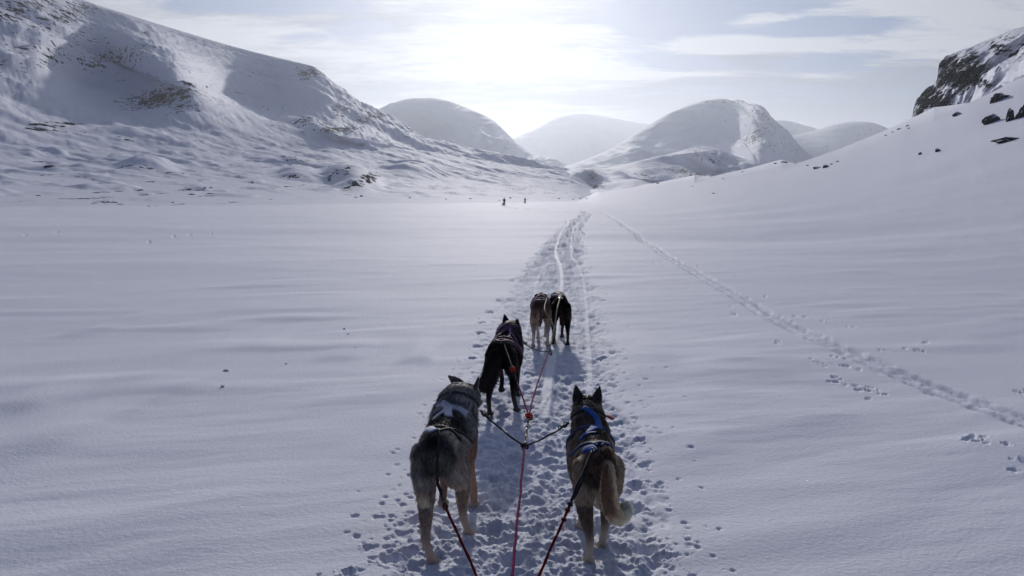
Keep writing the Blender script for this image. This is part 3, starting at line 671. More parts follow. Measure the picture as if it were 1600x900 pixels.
    at = me.color_attributes.new('coat', 'FLOAT_COLOR', 'POINT'); c4 = np.ones((nv, 4), np.float32); c4[:, :3] = np.clip(col * .6, 0, 1); at.data.foreach_set('color', c4.ravel())
    me.materials.clear(); me.materials.append(MSKIN)
    bvh = BVHTree.FromPolygons([Vector(p) for p in P], [tuple(p.vertices) for p in me.polygons])

    # harness straps lie on the body
    press = []
    def strap(pts, w, mat, parent, name='strap', lift=.0105, label=None, closed=False):
        pts = np.array(pts, float) * s; pts = catmull(pts, 8); C_, Nn = [], []
        for p in pts:
            loc, nn, _, _ = bvh.find_nearest(Vector(p)); C_.append(loc); Nn.append(nn)
        C_ = np.array(C_); Nn = np.array(Nn)
        for _ in range(8):
            C_[1:-1] = (C_[:-2] + 2 * C_[1:-1] + C_[2:]) / 4; Nn[1:-1] = (Nn[:-2] + 2 * Nn[1:-1] + Nn[2:]) / 4
        Nn /= np.linalg.norm(Nn, axis=1, keepdims=True)
        T = np.gradient(C_, axis=0); T /= np.linalg.norm(T, axis=1, keepdims=True) + 1e-9
        W = np.cross(T, Nn); W /= np.linalg.norm(W, axis=1, keepdims=True) + 1e-9
        V = []
        for a, b in ((-1, .75), (-.6, 1.0), (.6, 1.0), (1, .75), (1, .2), (-1, .2)):
            V.append(C_ + W * a * w / 2 * s + Nn * lift * b)
        V = np.stack(V, 1).reshape(-1, 3); m = len(C_); Fq = []
        for i in range(m - 1):
            for j in range(6): Fq.append((i * 6 + j, i * 6 + (j + 1) % 6, (i + 1) * 6 + (j + 1) % 6, (i + 1) * 6 + j))
        Fq += [(5, 4, 3, 2, 1, 0), tuple((m - 1) * 6 + j for j in range(6))]
        me_ = raw_mesh(name, V, Fq); me_.shade_smooth(); me_.materials.append(mat)
        o = bpy.data.objects.new(name, me_); COL.objects.link(o); o.parent = parent
        press.append(C_); 
        if label: o['label'] = label
        return o
    hm_ = cfg['harness']
    def ring(c, rx, rz, tilt=0, n=14, a0=0, a1=360):
        out = []
        for k in range(n + 1):
            a = R(a0 + (a1 - a0) * k / n); p = np.array((rx * math.sin(a), 0, rz * math.cos(a))); out.append(np.array(c) + rot('X', tilt) @ p)
        return out
    bx = by
    H0 = strap(ring((bx(.2), .22, .50), .2, .2, cfg.get('loop_tilt', 28)), .030, hm_[0], root, 'harness', lift=.006)
    for pts, w, mi in cfg['straps']:
        strap([(x + by(y), y, z) for x, y, z in pts], w, hm_[mi], H0)
    col_ = strap(ring(tuple(n1 * .55 + n2 * .45), .13, .13, cfg.get('collar_tilt', 50)), .02, MCOLLAR, root, 'collar', .010)

    # fur: many fine tapered strands over the whole skin
    nh = cfg['hairs']; me.calc_loop_triangles(); nt_ = len(me.loop_triangles); tri = np.empty(nt_ * 3, np.int32); me.loop_triangles.foreach_get('vertices', tri); tri = tri.reshape(-1, 3)
    a, b, c = P[tri[:, 0]], P[tri[:, 1]], P[tri[:, 2]]; ar = np.linalg.norm(np.cross(b - a, c - a), axis=1)
    wgt = ar * np.where(np.isin(K[tri[:, 0]], ['tail', 'neck']), 1.7, 1.0); pick = rg.choice(nt_, nh, p=wgt / wgt.sum())
    u, v = rg.random(nh), rg.random(nh); fl = u + v > 1; u[fl] = 1 - u[fl]; v[fl] = 1 - v[fl]; w = 1 - u - v
    B = a[pick] * w[:, None] + b[pick] * u[:, None] + c[pick] * v[:, None]
    Nn = NR[tri[pick, 0]] * w[:, None] + NR[tri[pick, 1]] * u[:, None] + NR[tri[pick, 2]] * v[:, None]; Nn /= np.linalg.norm(Nn, axis=1, keepdims=True)
    Cc = col[tri[pick, 0]]; k_, t_ = K[tri[pick, 0]], TT[tri[pick, 0]]
    cen_t = np.vstack([np.gradient(loft(S, L)[2], axis=0) for _, S, L in parts]); cen_t /= np.linalg.norm(cen_t, axis=1, keepdims=True) + 1e-9
    flow = cen_t[ni[tri[pick, 0]]].copy()
    tn = (k_ == 'torso') | (k_ == 'neck') | (k_ == 'head')
    flow[tn] *= -1; flow[k_ == 'torso'] += np.array((0, 0, -.35)) * (1 - np.clip(Nn[k_ == 'torso', 2:3], 0, 1)) * 1.0
    lenm = {'torso': .034, 'neck': .040, 'head': .020, 'ear': .007, 'thigh': .026, 'shank': .009, 'paw': .008, 'shoulder': .020, 'foreleg': .011, 'tail': cfg.get('tail_fur', .05)}
    Ln = np.array([lenm[q] for q in k_]) * cfg.get('furlen', 1.0) * rg.uniform(.55, 1.25, nh) * s
    th = (k_ == 'thigh'); Ln[th] *= np.where(Nn[th, 1] < -.3, 1.5, 1.0) * (1 - .6 * t_[th])
    tl = (k_ == 'tail'); Ln[tl] *= .45 + 1.0 * np.sin(np.clip(t_[tl], 0, 1) * 2.6)
    # strands lie flat under straps
    if press:
        Q = np.vstack(press); dmin = np.full(nh, 9.0)
        for i in range(0, nh, 4000): dmin[i:i + 4000] = np.sqrt(((B[i:i + 4000, None] - Q[None]) ** 2).sum(-1)).min(1)
        Ln *= np.where(dmin < .024 * s, .2, 1.0)
    lie = np.where(k_ == 'tail', .55, np.where(k_ == 'neck', .42, .30))[:, None] * np.where(Ln < .013, .5, 1)[:, None]
    clump = np.stack([perlin(B[:, 0] * 62 + q, B[:, 1] * 40 + B[:, 2] * 47, 200 + q) for q in range(3)], 1)
    D = flow + Nn * lie + clump * .20 + rg.normal(0, .13, (nh, 3)); D -= Nn * np.minimum((D * Nn).sum(1) - .12, 0)[:, None]
    D /= np.linalg.norm(D, axis=1, keepdims=True)
    W = np.cross(D, Nn) + rg.normal(0, .35, (nh, 3)); W /= np.linalg.norm(W, axis=1, keepdims=True)
    hw = (cfg.get('hair_w', .0017) * rg.uniform(.7, 1.3, nh) * np.clip(Ln / .02, .6, 1.3))[:, None]
    B = B - Nn * .002; mid = B + D * Ln[:, None] * .55; tip = B + (D + Nn * -.10 + flow * .15) * Ln[:, None]
    V = np.stack([B - W * hw, B + W * hw, mid + W * hw * .75, mid - W * hw * .75, tip], 1).reshape(-1, 3)
    i5 = np.arange(nh) * 5
    me2 = bpy.data.meshes.new('fur'); nF = nh * 3
    tri3 = np.stack([np.stack([i5, i5 + 1, i5 + 2], 1), np.stack([i5, i5 + 2, i5 + 3], 1), np.stack([i5 + 3, i5 + 2, i5 + 4], 1)], 1).reshape(-1, 3)
    var = rg.uniform(.65, 1.35, nh)[:, None] * (1 + .25 * clump[:, :1])
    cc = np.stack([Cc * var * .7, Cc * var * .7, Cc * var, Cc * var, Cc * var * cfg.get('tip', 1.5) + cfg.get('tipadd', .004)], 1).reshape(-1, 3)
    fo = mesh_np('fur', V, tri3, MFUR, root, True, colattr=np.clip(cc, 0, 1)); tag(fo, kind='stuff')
    nrm = np.repeat(Nn * .75 + D * .1, 5, 0); nrm /= np.linalg.norm(nrm, axis=1, keepdims=True)
    fo.data.normals_split_custom_set_from_vertices(nrm.astype(float).tolist())
    # eyes, nose, tongue
    def ell(name, c, r3, mat, M=None, seg=10):
        bm = bmesh.new(); bmesh.ops.create_uvsphere(bm, u_segments=seg, v_segments=seg // 2 + 2, radius=1); 
        for v_ in bm.verts:
            q = np.array(v_.co) * np.array(r3); q = (M @ q) if M is not None else q; v_.co = Vector((np.array(c) + q) * s)
        m_ = bpy.data.meshes.new(name); bm.to_mesh(m_); bm.free(); m_.shade_smooth(); m_.materials.append(mat); o = bpy.data.objects.new(name, m_); COL.objects.link(o); o.parent = root; return o
    for sx in (-1, 1): ell('eye', hp + Hm @ np.array((sx * .036, .075, .006)), (.010, .009, .009), MEYE, Hm)
    ell('nose', hp + Hm @ np.array((0, .192, -.028)), (.017, .013, .013), MNOSE, Hm)
    if 'tongue' in cfg:
        tp = [tuple(hp + Hm @ np.array(q[:3])) + tuple(q[3:]) for q in cfg['tongue']]
        v, f, _ = loft(tp, tuple(Hm @ np.array(cfg.get('tongue_lat', (0., 1, 0)))), sub=4, n=12); m_ = raw_mesh('tongue', v * s, f); m_.shade_smooth(); m_.materials.append(MTONGUE)
        o = bpy.data.objects.new('tongue', m_); COL.objects.link(o); o.parent = root
    root.location = cfg['loc']; root.rotation_euler = (0, 0, R(-cfg['yaw']))
    M = Matrix.Translation(Vector(cfg['loc'])) @ Matrix.Rotation(R(-cfg['yaw']), 4, 'Z')
    def world_on(p, lift=.012):
        loc, nn, _, _ = bvh.find_nearest(Vector(np.array(p) * s)); return np.array(M @ (loc + nn * lift))
    return root, world_on, M

def blendc(a, b, k): k = np.clip(k, 0, 1)[:, None]; return np.array(a)[None] * (1 - k) + np.array(b)[None] * k if np.ndim(a) == 1 else a * (1 - k) + np.array(b)[None] * k
def pn(P, f, seed): return perlin(P[:, 0] * f + P[:, 2] * f * .6, P[:, 1] * f + P[:, 2] * f * .8, seed)
def coat_grey(P, n, K, T):
    c = blendc((.135, .130, .120), (.045, .045, .048), .5 + 1.3 * pn(P, 9, 1))
    c = blendc(c, (.20, .165, .13), (K == 'thigh') * (n[:, 1] < -.1) * .6 * sstep(pn(P, 7, 8), -.3, .3))
    back = sstep(P[:, 2] + .03 * pn(P, 14, 2), .50, .57) * sstep(P[:, 1], -.16, -.08) * (1 - sstep(P[:, 1], .19, .27)) * (K != 'tail')
    c = blendc(c, (.012, .012, .013), back * .95)
    c = blendc(c, (.19, .175, .155), sstep(pn(P, 6, 3), .05, .5) * (P[:, 1] < -.12) * .7 * sstep(P[:, 2], .3, .4))
    sp = np.exp(-(((P[:, 0]) / .035) ** 2 + ((P[:, 1] + .30) / .06) ** 2 + ((P[:, 2] - .57) / .08) ** 2)); c = blendc(c, (.012, .012, .012), sp * 1.2)
    leg = 1 - sstep(P[:, 2], .26, .44); c = blendc(c, (.16, .118, .09), leg * .9); c = blendc(c, (.23, .19, .155), (1 - sstep(P[:, 2], .04, .2)) * .6)
    c = blendc(c, (.15, .075, .05), ((K == 'shoulder') | (K == 'foreleg')) * .55 * (1 - sstep(P[:, 2], .38, .5)))
    h = (K == 'head') | (K == 'neck'); c = blendc(c, (.085, .086, .086), h * (.7 + .3 * pn(P, 12, 4)))
    c = blendc(c, (.17, .17, .165), ((K == 'neck') & (n[:, 1] < 0)) * sstep(pn(P, 22, 6), .1, .5) * .6)
    c = blendc(c, (.26, .25, .22), (K == 'ear') * (n[:, 1] > 0) * .8); c = blendc(c, (.035, .035, .037), (K == 'ear') * (n[:, 1] <= 0) * .7)
    t = K == 'tail'; c = blendc(c, (.04, .038, .036), t * (1 - sstep(T, .1, .5)) * .8); c = blendc(c, (.36, .29, .20), t * sstep(T, .55, .8))
    return c
def coat_brown(P, n, K, T):
    c = blendc((.115, .088, .066), (.055, .043, .036), .5 + .8 * pn(P, 8, 11))
    back = sstep(P[:, 2] + .02 * pn(P, 16, 12), .50, .58) * (K != 'tail') * (K != 'ear') * (np.abs(P[:, 0] + .012 * pn(P, 12, 15)) < .075); c = blendc(c, (.028, .022, .019), back * .85)
    side = sstep(np.abs(P[:, 0]) + .02 * pn(P, 10, 13), .05, .11) * (P[:, 1] > -.2) * (P[:, 1] < .2); c = blendc(c, (.155, .12, .092), side * .55)
    c = blendc(c, (.15, .092, .06), (P[:, 1] < -.12) * (P[:, 2] > .52) * .6)
    leg = 1 - sstep(P[:, 2], .16, .34); c = blendc(c, (.10, .068, .048), leg * .7); c = blendc(c, (.27, .235, .19), (1 - sstep(P[:, 2], .10, .24)) * .9)
    c = blendc(c, (.22, .18, .14), (K == 'thigh') * (n[:, 1] < -.2) * sstep(P[:, 2], .28, .4) * .45)
    h = (K == 'head'); c = blendc(c, (.10, .083, .07), h * .8); c = blendc(c, (.035, .028, .025), h * sstep(n[:, 2], .2, .8)); c = blendc(c, (.2, .16, .13), h * (np.abs(n[:, 0]) > .75) * .6)
    nk = K == 'neck'; c = blendc(c, (.13, .105, .085), nk * sstep(pn(P, 10, 14), -.2, .4) * .7)
    c = blendc(c, (.02, .016, .015), (K == 'ear') * (n[:, 1] < .2) * 1.0); c = blendc(c, (.27, .23, .2), (K == 'ear') * (n[:, 1] >= .2) * .8)
    t = K == 'tail'; top = sstep(-n[:, 1] + .5 * (np.abs(P[:, 0] - .012) < .022), .55, 1.0)
    c = blendc(c, (.34, .27, .185), t * 1.0); c = blendc(c, (.085, .05, .033), t * top * (1 - sstep(T, .5, .68)) * .95); c = blendc(c, (.50, .40, .25), t * sstep(T, .62, .85))
    return c
def coat_black(P, n, K, T):
    c = blendc((.011, .0095, .0105), (.018, .014, .016), .5 + pn(P, 9, 21)); c = blendc(c, (.09, .07, .065), (P[:, 2] < .06) * .6); return c
def coat_tan(P, n, K, T):
    c = blendc((.10, .068, .05), (.05, .034, .028), .5 + .8 * pn(P, 8, 31)); c = blendc(c, (.018, .013, .014), sstep(P[:, 2], .50, .58) * (K != 'tail') * sstep(P[:, 1], -.3, -.12))
    c = blendc(c, (.17, .125, .095), (P[:, 1] < -.2) * (1 - sstep(P[:, 2], .47, .56)) * .8); c = blendc(c, (.30, .255, .215), (1 - sstep(P[:, 2], .22, .40)) * .9)
    t = K == 'tail'; c = blendc(c, (.15, .11, .08), t * .9); c = blendc(c, (.03, .02, .018), t * (np.abs(P[:, 0]) < .016) * (n[:, 1] < 0) * .9); return c
def coat_dark(P, n, K, T):
    c = blendc((.014, .010, .009), (.030, .018, .014), .5 + pn(P, 9, 41)); c = blendc(c, (.075, .05, .04), (1 - sstep(P[:, 2], .10, .24)) * sstep(pn(P, 16, 42), -.2, .3) * .8); return c

MCOLLAR = plain('collar_web', (.02, .02, .025), .8)
def web(name, c): return plain(name, c, .75, .3, noise=.18, scale=90, bump=.3)
W_WHITE, W_GREY, W_BLACK = web('pale_grey_web', (.55, .56, .68)), web('grey_web', (.20, .20, .22)), web('black_web', (.015, .015, .018))
W_BLUE, W_NAVY = web('blue_web', (.018, .085, .34)), web('navy_web', (.012, .035, .13))
W_PURP, W_LILAC, W_PINK = web('purple_web', (.075, .02, .085)), web('lilac_web', (.26, .17, .32)), web('plum_web', (.14, .035, .10))
W_CREAM, W_MAROON = web('off_white_web', (.42, .38, .40)), web('maroon_web', (.07, .012, .012))

X1 = [(-.075, .25, .64), (-.02, .17, .67), (.05, .09, .66), (.105, .02, .60), (.125, -.05, .54)]
X2 = [(-x, y, z) for x, y, z in X1]
S1 = [(.12, .16, .42), (.135, .05, .48), (.12, -.06, .55), (.07, -.17, .63), (.01, -.27, .64)]
S2 = [(-x, y, z) for x, y, z in S1]
BELLY = [(.1 * math.sin(a) * 1.6, .09, .48 - .2 * math.cos(a)) for a in np.linspace(-2.2, 2.2, 14)]
CROSS = [(-.10, -.05, .60), (-.05, -.06, .66), (.05, -.06, .66), (.10, -.05, .60)]
REAR = [(-.11, -.16, .53), (-.07, -.17, .62), (0, -.18, .66), (.07, -.17, .62), (.11, -.16, .53)]

DOGS = []
def place(px, py, hind=(0, -.25), scale=1.0, yaw=0, z=-.045):
    """world spot for the dog's origin so that the point `hind` of its body stands at the pixel"""
    x, y = flat(px, py, z); a = R(-yaw); hx, hy = hind[0] * scale, hind[1] * scale
    return (float(x) - (hx * math.cos(a) - hy * math.sin(a)), float(y) - (hx * math.sin(a) + hy * math.cos(a)), z)
# 0: blue harness, on the right behind the others
DOGS.append(build_dog(dict(scale=.97, width=.84, loc=place(921, 886, (-.045, -.27), .97, 0), yaw=0.5, head=(0.0, .43, .62), hyaw=-10, hpitch=-6, neck=1.0, back=-.03, ears=((2, -4), (4, -4)),
    hl=(-.045, -.27, 0), hr=(.035, -.10, .0), fl=(-.05, .16, 0), fr=(.06, .30, .06), coat=coat_brown,
    tail=[((0.012, -.31, .545), .026), ((.026, -.375, .54), .028), ((.028, -.41, .49), .031), ((.030, -.42, .42), .033), ((.042, -.42, .365), .035), ((.066, -.42, .33), .036), ((.096, -.41, .33), .033), ((.112, -.40, .352), .022)],
    tail_lat=(0, 1, 0), tail_fur=.022, harness=[W_NAVY, W_BLUE], straps=[([(-.04, .26, .66), (.0, .21, .67), (.045, .15, .66), (.055, .09, .65)], .036, 1), ([(.055, .09, .65), (.0, .05, .66), (-.05, .0, .64), (-.10, -.01, .58)], .042, 1), (S1, .012, 0), (S2, .014, 0),
        ([(-.10, -.01, .58), (-.04, -.03, .66), (.01, -.04, .66)], .026, 0), ([(-.09, -.22, .58), (-.05, -.26, .61), (-.03, -.31, .60)], .040, 1), ([(-.04, -.24, .64), (.02, -.22, .66), (.07, -.20, .62)], .030, 0)],
    tongue=[(.02, .10, -.050, .02, .008), (.07, .09, -.055, .024, .008), (.115, .08, -.062, .030, .009), (.142, .075, -.075, .030, .010)], hairs=75000, loop_tilt=35,
    label='brown husky in a blue harness with pricked ears and a curled cream tail'), 0))
# 1: grey dog on the left
DOGS.append(build_dog(dict(scale=1.02, width=.95, gain=3.5, loc=place(675, 887, (.0, -.42), 1.02, 4), yaw=4, bend=.06, head=(.055, .42, .615), hyaw=-22, hpitch=-16, hroll=6, neck=1.22, back=0.0, ears=((48, -30), (10, -20)), earz=(0, 150),
    hl=(.0, -.42, 0), hr=(.13, -.10, 0.0), fl=(-.03, .02, .11), fr=(.10, .30, 0), coat=coat_grey,
    tail=[((-.02, -.32, .545), .022), ((-.045, -.345, .53), .020), ((-.062, -.355, .47), .016), ((-.062, -.365, .40), .016), ((-.05, -.37, .34), .019), ((-.038, -.375, .29), .019), ((-.03, -.37, .265), .011)], tail_lat=(1, 0, 0), tail_fur=.016,
    harness=[W_GREY, W_WHITE, W_BLACK], straps=[([(-.085, .18, .63), (-.04, .13, .67), (.0, .07, .67), (.035, .0, .66)], .042, 1), ([(-.10, .03, .62), (-.06, .07, .66), (.0, .09, .67), (.06, .10, .66), (.11, .11, .60)], .036, 1), ([(.11, .11, .60), (.105, .17, .61), (.09, .22, .62)], .018, 0), (S1, .012, 2), ([(-.125, -.02, .54), (-.12, -.09, .57), (-.08, -.17, .63), (-.02, -.26, .64)], .042, 1), (REAR, .014, 2)], hairs=80000, furlen=1.15, loop_tilt=35,
    label='grey husky with a pale crossed harness and its head turned aside'), 1))
# 2: black dog ahead of it
DOGS.append(build_dog(dict(scale=1.0, width=1.12, loc=place(765, 653, (-.075, -.38), 1.0, 6), yaw=6, bend=.05, head=(.02, .40, .60), hyaw=-14, hpitch=-12, neck=1.18, back=.02, ears=((6, -4), (25, -60)),
    hl=(-.075, -.38, 0), hr=(.125, -.24, 0), fl=(-.05, .12, .08), fr=(.07, .28, 0), coat=coat_black, voxel=.009,
    tail=[((0, -.33, .55), .028), ((-.02, -.40, .52), .032), ((-.04, -.43, .45), .038), ((-.06, -.44, .37), .042), ((-.085, -.44, .31), .038), ((-.115, -.44, .28), .022)], tail_lat=(1, 0, 0), tail_fur=.055,
    harness=[W_PURP, W_LILAC, W_PINK], straps=[(X1, .032, 0), (X2, .04, 0), ([(-.10, .20, .60), (-.05, .22, .66), (.0, .23, .68)], .03, 1), ([(-.12, .0, .56), (-.10, -.04, .60), (-.07, -.06, .63)], .034, 1), (S1, .024, 2), ([(.03, .15, .67), (.05, .05, .66), (.06, -.05, .65)], .014, 1), (S2, .024, 0), (REAR, .024, 0), (CROSS, .03, 0)], hairs=45000, hair_w=.0024, furlen=1.0, gain=1.2, tip=1.6, tipadd=.003,
    label='black dog in a purple harness with a bushy tail, walking alone'), 2))
# 3, 4: the two leaders
DOGS.append(build_dog(dict(scale=.94, width=1.14, loc=place(839, 543, (-.05, -.26), .94, 2), yaw=2, head=(.03, .46, .42), hyaw=-8, hpitch=-30, neck=1.05, back=.04, ears=((10, -40), (10, -40)),
    hl=(-.10, -.30, 0), hr=(.085, -.27, 0), fl=(-.04, .26, 0), fr=(.06, .14, .05), coat=coat_tan, voxel=.01,
    tail=[((0, -.33, .545), .026), ((-.01, -.38, .51), .026), ((-.02, -.39, .43), .028), ((-.02, -.385, .36), .026), ((-.02, -.38, .30), .014)], tail_lat=(1, 0, 0), tail_fur=.022,
    harness=[W_PURP, W_LILAC, W_PINK], straps=[(X1, .034, 2), (X2, .03, 1), (S1, .022, 0), (S2, .022, 2), (CROSS, .03, 1)], hairs=26000, hair_w=.0034,
    gain=3.3, label='tan and brown dog with pale legs, left one of the front pair'), 3))
DOGS.append(build_dog(dict(scale=.96, width=.98, loc=place(876, 541, (0, -.27), .96, -1), yaw=-1, head=(0.02, .46, .45), hyaw=-6, hpitch=-28, neck=1.0, back=.03, ears=((12, -60), (14, -60)),
    hl=(-.095, -.30, 0), hr=(.085, -.29, 0), fl=(-.06, .15, 0), fr=(.06, .27, 0), coat=coat_dark, gain=1.4, voxel=.01,
    tail=[((0, -.33, .545), .024), ((.0, -.37, .50), .024), ((.0, -.375, .42), .024), ((0, -.37, .34), .022), ((0, -.36, .28), .012)], tail_lat=(1, 0, 0), tail_fur=.016,
    harness=[W_CREAM, W_CREAM, W_MAROON], straps=[([(-.11, .14, .58), (-.08, .06, .64), (-.03, -.03, .66), (0, -.08, .66)], .022, 0), ([(.11, .14, .58), (.08, .06, .64), (.03, -.03, .66), (0, -.08, .66)], .022, 0), ([(0, -.08, .66), (0, -.16, .66), (0, -.26, .64)], .022, 0), ([(-.03, .17, .68), (0, .08, .68), (0.01, .02, .68)], .07, 2), ([(-.11, .14, .58), (-.06, .2, .66), (0, .22, .68), (.06, .2, .66), (.11, .14, .58)], .022, 0)], hairs=26000, hair_w=.0034,
    label='dark brown dog with white-edged harness, right one of the front pair'), 4))
# ------------------------------------------------------------------ lines of the team
def at_y(px, py, y):
    a, b, c = pix_dir(px, py); t = y / b; return np.array((float(a * t), y, float(CAM_H + c * t)))
def tube(name, pts, r, mat, parent=None, sag=0.0, n=8, step=.02, wob=0.0, twist=0.0):
    pts = np.array(pts, float); pts = catmull(pts, 12) if len(pts) > 2 else pts[0] + (pts[1] - pts[0]) * np.linspace(0, 1, 24)[:, None]
    d = np.concatenate([[0], np.cumsum(np.linalg.norm(np.diff(pts, axis=0), axis=1))]); m = max(8, int(d[-1] / step)); t = np.linspace(0, d[-1], m)
    C_ = np.stack([np.interp(t, d, pts[:, k]) for k in range(3)], 1); C_[:, 2] -= sag * 4 * (t / d[-1]) * (1 - t / d[-1])
    if wob: C_ = C_ + wob * np.stack([perlin(t * 7, t * 0 + 3.3, 301), perlin(t * 7, t * 0 + 9.3, 302), perlin(t * 7, t * 0 + 5.3, 303)], 1) * np.minimum(1, np.minimum(t, d[-1] - t) / .1)[:, None]
    T = np.gradient(C_, axis=0); T /= np.linalg.norm(T, axis=1, keepdims=True); U = np.cross(T, (0.13, .1, 1.)); U /= np.linalg.norm(U, axis=1, keepdims=True); W = np.cross(T, U)
    V = []
    for j in range(n):
        a = 2 * math.pi * j / n; rr_ = r * (1 + .16 * np.sin(2 * (a + t * 2 * math.pi / (r * 9)) ))      # the lay of the rope
        V.append(C_ + U * (np.cos(a) * rr_)[:, None] + W * (np.sin(a) * rr_)[:, None])
    V = np.stack(V, 1).reshape(-1, 3); Fq = [(i * n + j, i * n + (j + 1) % n, (i + 1) * n + (j + 1) % n, (i + 1) * n + j) for i in range(m - 1) for j in range(n)]
    Fq += [tuple(range(n))[::-1], tuple((m - 1) * n + j for j in range(n))]
    me = raw_mesh(name, V, Fq); me.shade_smooth(); me.materials.append(mat); o = bpy.data.objects.new(name, me); COL.objects.link(o)
    if parent: o.parent = parent
    return o
def loopy(name, c, r, thick, mat, parent, ax=(1, 0, 0), sq=1.0, k=12):
    ax = Vector(ax).normalized(); a_ = ax.orthogonal().normalized(); b_ = ax.cross(a_)
    P = [np.array(c) + np.array(a_) * math.cos(2 * math.pi * i / k) * r + np.array(b_) * math.sin(2 * math.pi * i / k) * r * sq for i in range(k + 1)]
    return tube(name, P, thick, mat, parent, step=.004, n=6)
def knot(name, c, r, thick, mat, parent, seed=0):
    rg = np.random.default_rng(seed); t = np.linspace(0, 2 * math.pi, 26)
    P = np.stack([(np.sin(t) + 2 * np.sin(2 * t)) / 3, (np.cos(t) - 2 * np.cos(2 * t)) / 3, -np.sin(3 * t) / 1.5], 1) * r
    return tube(name, P + np.array(c), thick, mat, parent, step=.004, n=6)
def snap(c, d, size, mat, parent):
    """bolt snap: eye, barrel and hook"""
    c = np.array(c); d = np.array(d, float); d /= np.linalg.norm(d)
    b = tube('snap_hook', [c - d * size * .5, c - d * size * .1, c + d * size * .2], size * .10, mat, parent, step=.004)
    loopy('snap_ring', c - d * size * .75, size * .25, size * .06, mat, b, ax=np.cross(d, (0, 0.2, 1)))
    loopy('snap_gate', c + d * size * .5, size * .27, size * .07, mat, b, ax=np.cross(d, (0, .2, 1)), sq=1.3)
    return b
MROPE_P = plain('magenta_rope', (.17, .012, .07), .9, .03, noise=.5, scale=120, bump=.8)
MROPE_R = plain('red_rope', (.15, .014, .012), .9, .03, noise=.45, scale=120, bump=.8)
MROPE_O = plain('orange_red_rope', (.42, .03, .018), .8, .2, noise=.4, scale=120, bump=.8)
MROPE_B = plain('black_rope', (.012, .012, .014), .75, .3, noise=.5, scale=120, bump=.8)
MROPE_T = plain('tan_rope', (.34, .28, .20), .8, .2, noise=.35, scale=120, bump=.8)

def thing_empty(name, loc, label, cat, group=None):
    o = bpy.data.objects.new(name, None); COL.objects.link(o); o.empty_display_size = .1
    return tag(o, label, cat, group)
J1 = at_y(819.5, 697, 4.62); KN = at_y(826.5, 652, 5.02); J2 = at_y(858, 549, 7.75)
g = thing_empty('gangline', (0, 0, 0), 'magenta main towline running from the bottom edge up between the dogs to the front pair', 'rope')
tube('rope', [at_y(797, 1010, 2.55), at_y(800.5, 900, 3.05), at_y(812, 780, 3.85), J1], .0062, MROPE_P, g, wob=.003)
tube('rope', [J1, (J1 + KN) / 2 + np.array((0, 0, -.012)), KN], .006, MSNAP, g)
tube('rope', [KN, at_y(828, 641, 5.15), at_y(836, 612, 5.7), at_y(848, 575, 6.8), J2], .0060, MROPE_P, g, wob=.003)
knot('knot', KN + np.array((0, .0, .008)), .022, .006, MROPE_O, g, 1)
knot('knot', J1 + np.array((0, 0, 0)), .022, .0055, MROPE_B, g, 2)
snap(at_y(822.5, 679, 4.78), KN - J1, .07, MSNAP, g); snap(at_y(824.5, 664, 4.92), KN - J1, .06, MSTEEL, g)
loopy('ring', at_y(827, 656, 4.99), .02, .004, MSTEEL, g, ax=(0, .3, 1))
snap(J2 + np.array((.005, .03, .02)), (0.05, .3, .2), .07, MSNAP, g)
loopy('ring', J2 + np.array((.01, 0, -.01)), .028, .006, MROPE_B, g, ax=(1, .4, .3))

(rA, onA, MA), (rB, onB, MB), (rC, onC, MC), (rD, onD, MD), (rE, onE, ME) = DOGS
# tugs: from the tail end of the harness back to the sled line
def tug(dogf, hp, path, mats, label, knotat=None, sw=None):
    t = thing_empty('tugline', (0, 0, 0), label, 'rope', 'tuglines from harness to towline')
    p0 = dogf(hp, .03)
    a = [p0] + path[:sw + 1]; b = path[sw:]
    tube('harness_loop', a, .0068, mats[0], t, wob=.002); tube('rope', b, .0060, mats[1], t, wob=.003)
    loopy('ring', p0, .013, .003, MSTEEL, t)
    return t, p0
tB, pB = tug(onB, (.02, -.31, .62), [at_y(683, 745, 3.55), at_y(691.5, 779, 3.47), at_y(706, 815, 3.36), at_y(745, 900, 3.08), at_y(775, 985, 2.65)], (MROPE_B, MROPE_R), 'red tugline ending in black webbing behind the grey dog', sw=1)
snap(at_y(692, 781, 3.46), (.3, -1, -.6), .062, MSTEEL, tB); knot('knot', at_y(696, 792, 3.43), .010, .004, MROPE_R, tB)
tA, pA = tug(onA, (-.035, -.33, .60), [at_y(906, 750, 3.42), at_y(893, 782, 3.38), at_y(883, 806, 3.33), at_y(842, 900, 3.05), at_y(810, 985, 2.65)], (MROPE_B, MROPE_R), 'red tugline ending in a doubled black loop behind the blue harness', sw=1)
tube('harness_loop', [pA + np.array((.01, 0, .005)), at_y(910, 752, 3.43), at_y(895, 780, 3.39)], .0062, MROPE_B, tA)
knot('knot', at_y(891, 788, 3.37), .010, .0045, MROPE_B, tA); 
for q, (a, b, c) in enumerate([(887, 797, 3.35), (881, 812, 3.31)]): knot('knot', at_y(a, b, c), .009, .004, MROPE_R, tA)
tC, pC = tug(onC, (.035, -.345, .56), [at_y(802, 579, 5.86), at_y(808, 598, 5.7), at_y(820, 630, 5.3), KN], (MROPE_B, MROPE_P), 'magenta tugline with an orange knot behind the black dog', sw=1)
knot('knot', at_y(801, 577, 5.85), .018, .007, MROPE_O, tC)
tD, pD = tug(onD, (.06, -.22, .60), [at_y(851, 484, 8.58), at_y(861, 499, 8.45), at_y(865, 512, 8.25), at_y(865, 520, 8.15), J2], (MROPE_T, MROPE_T), 'thin tan tugline slanting from the tan dog of the front pair', sw=1)
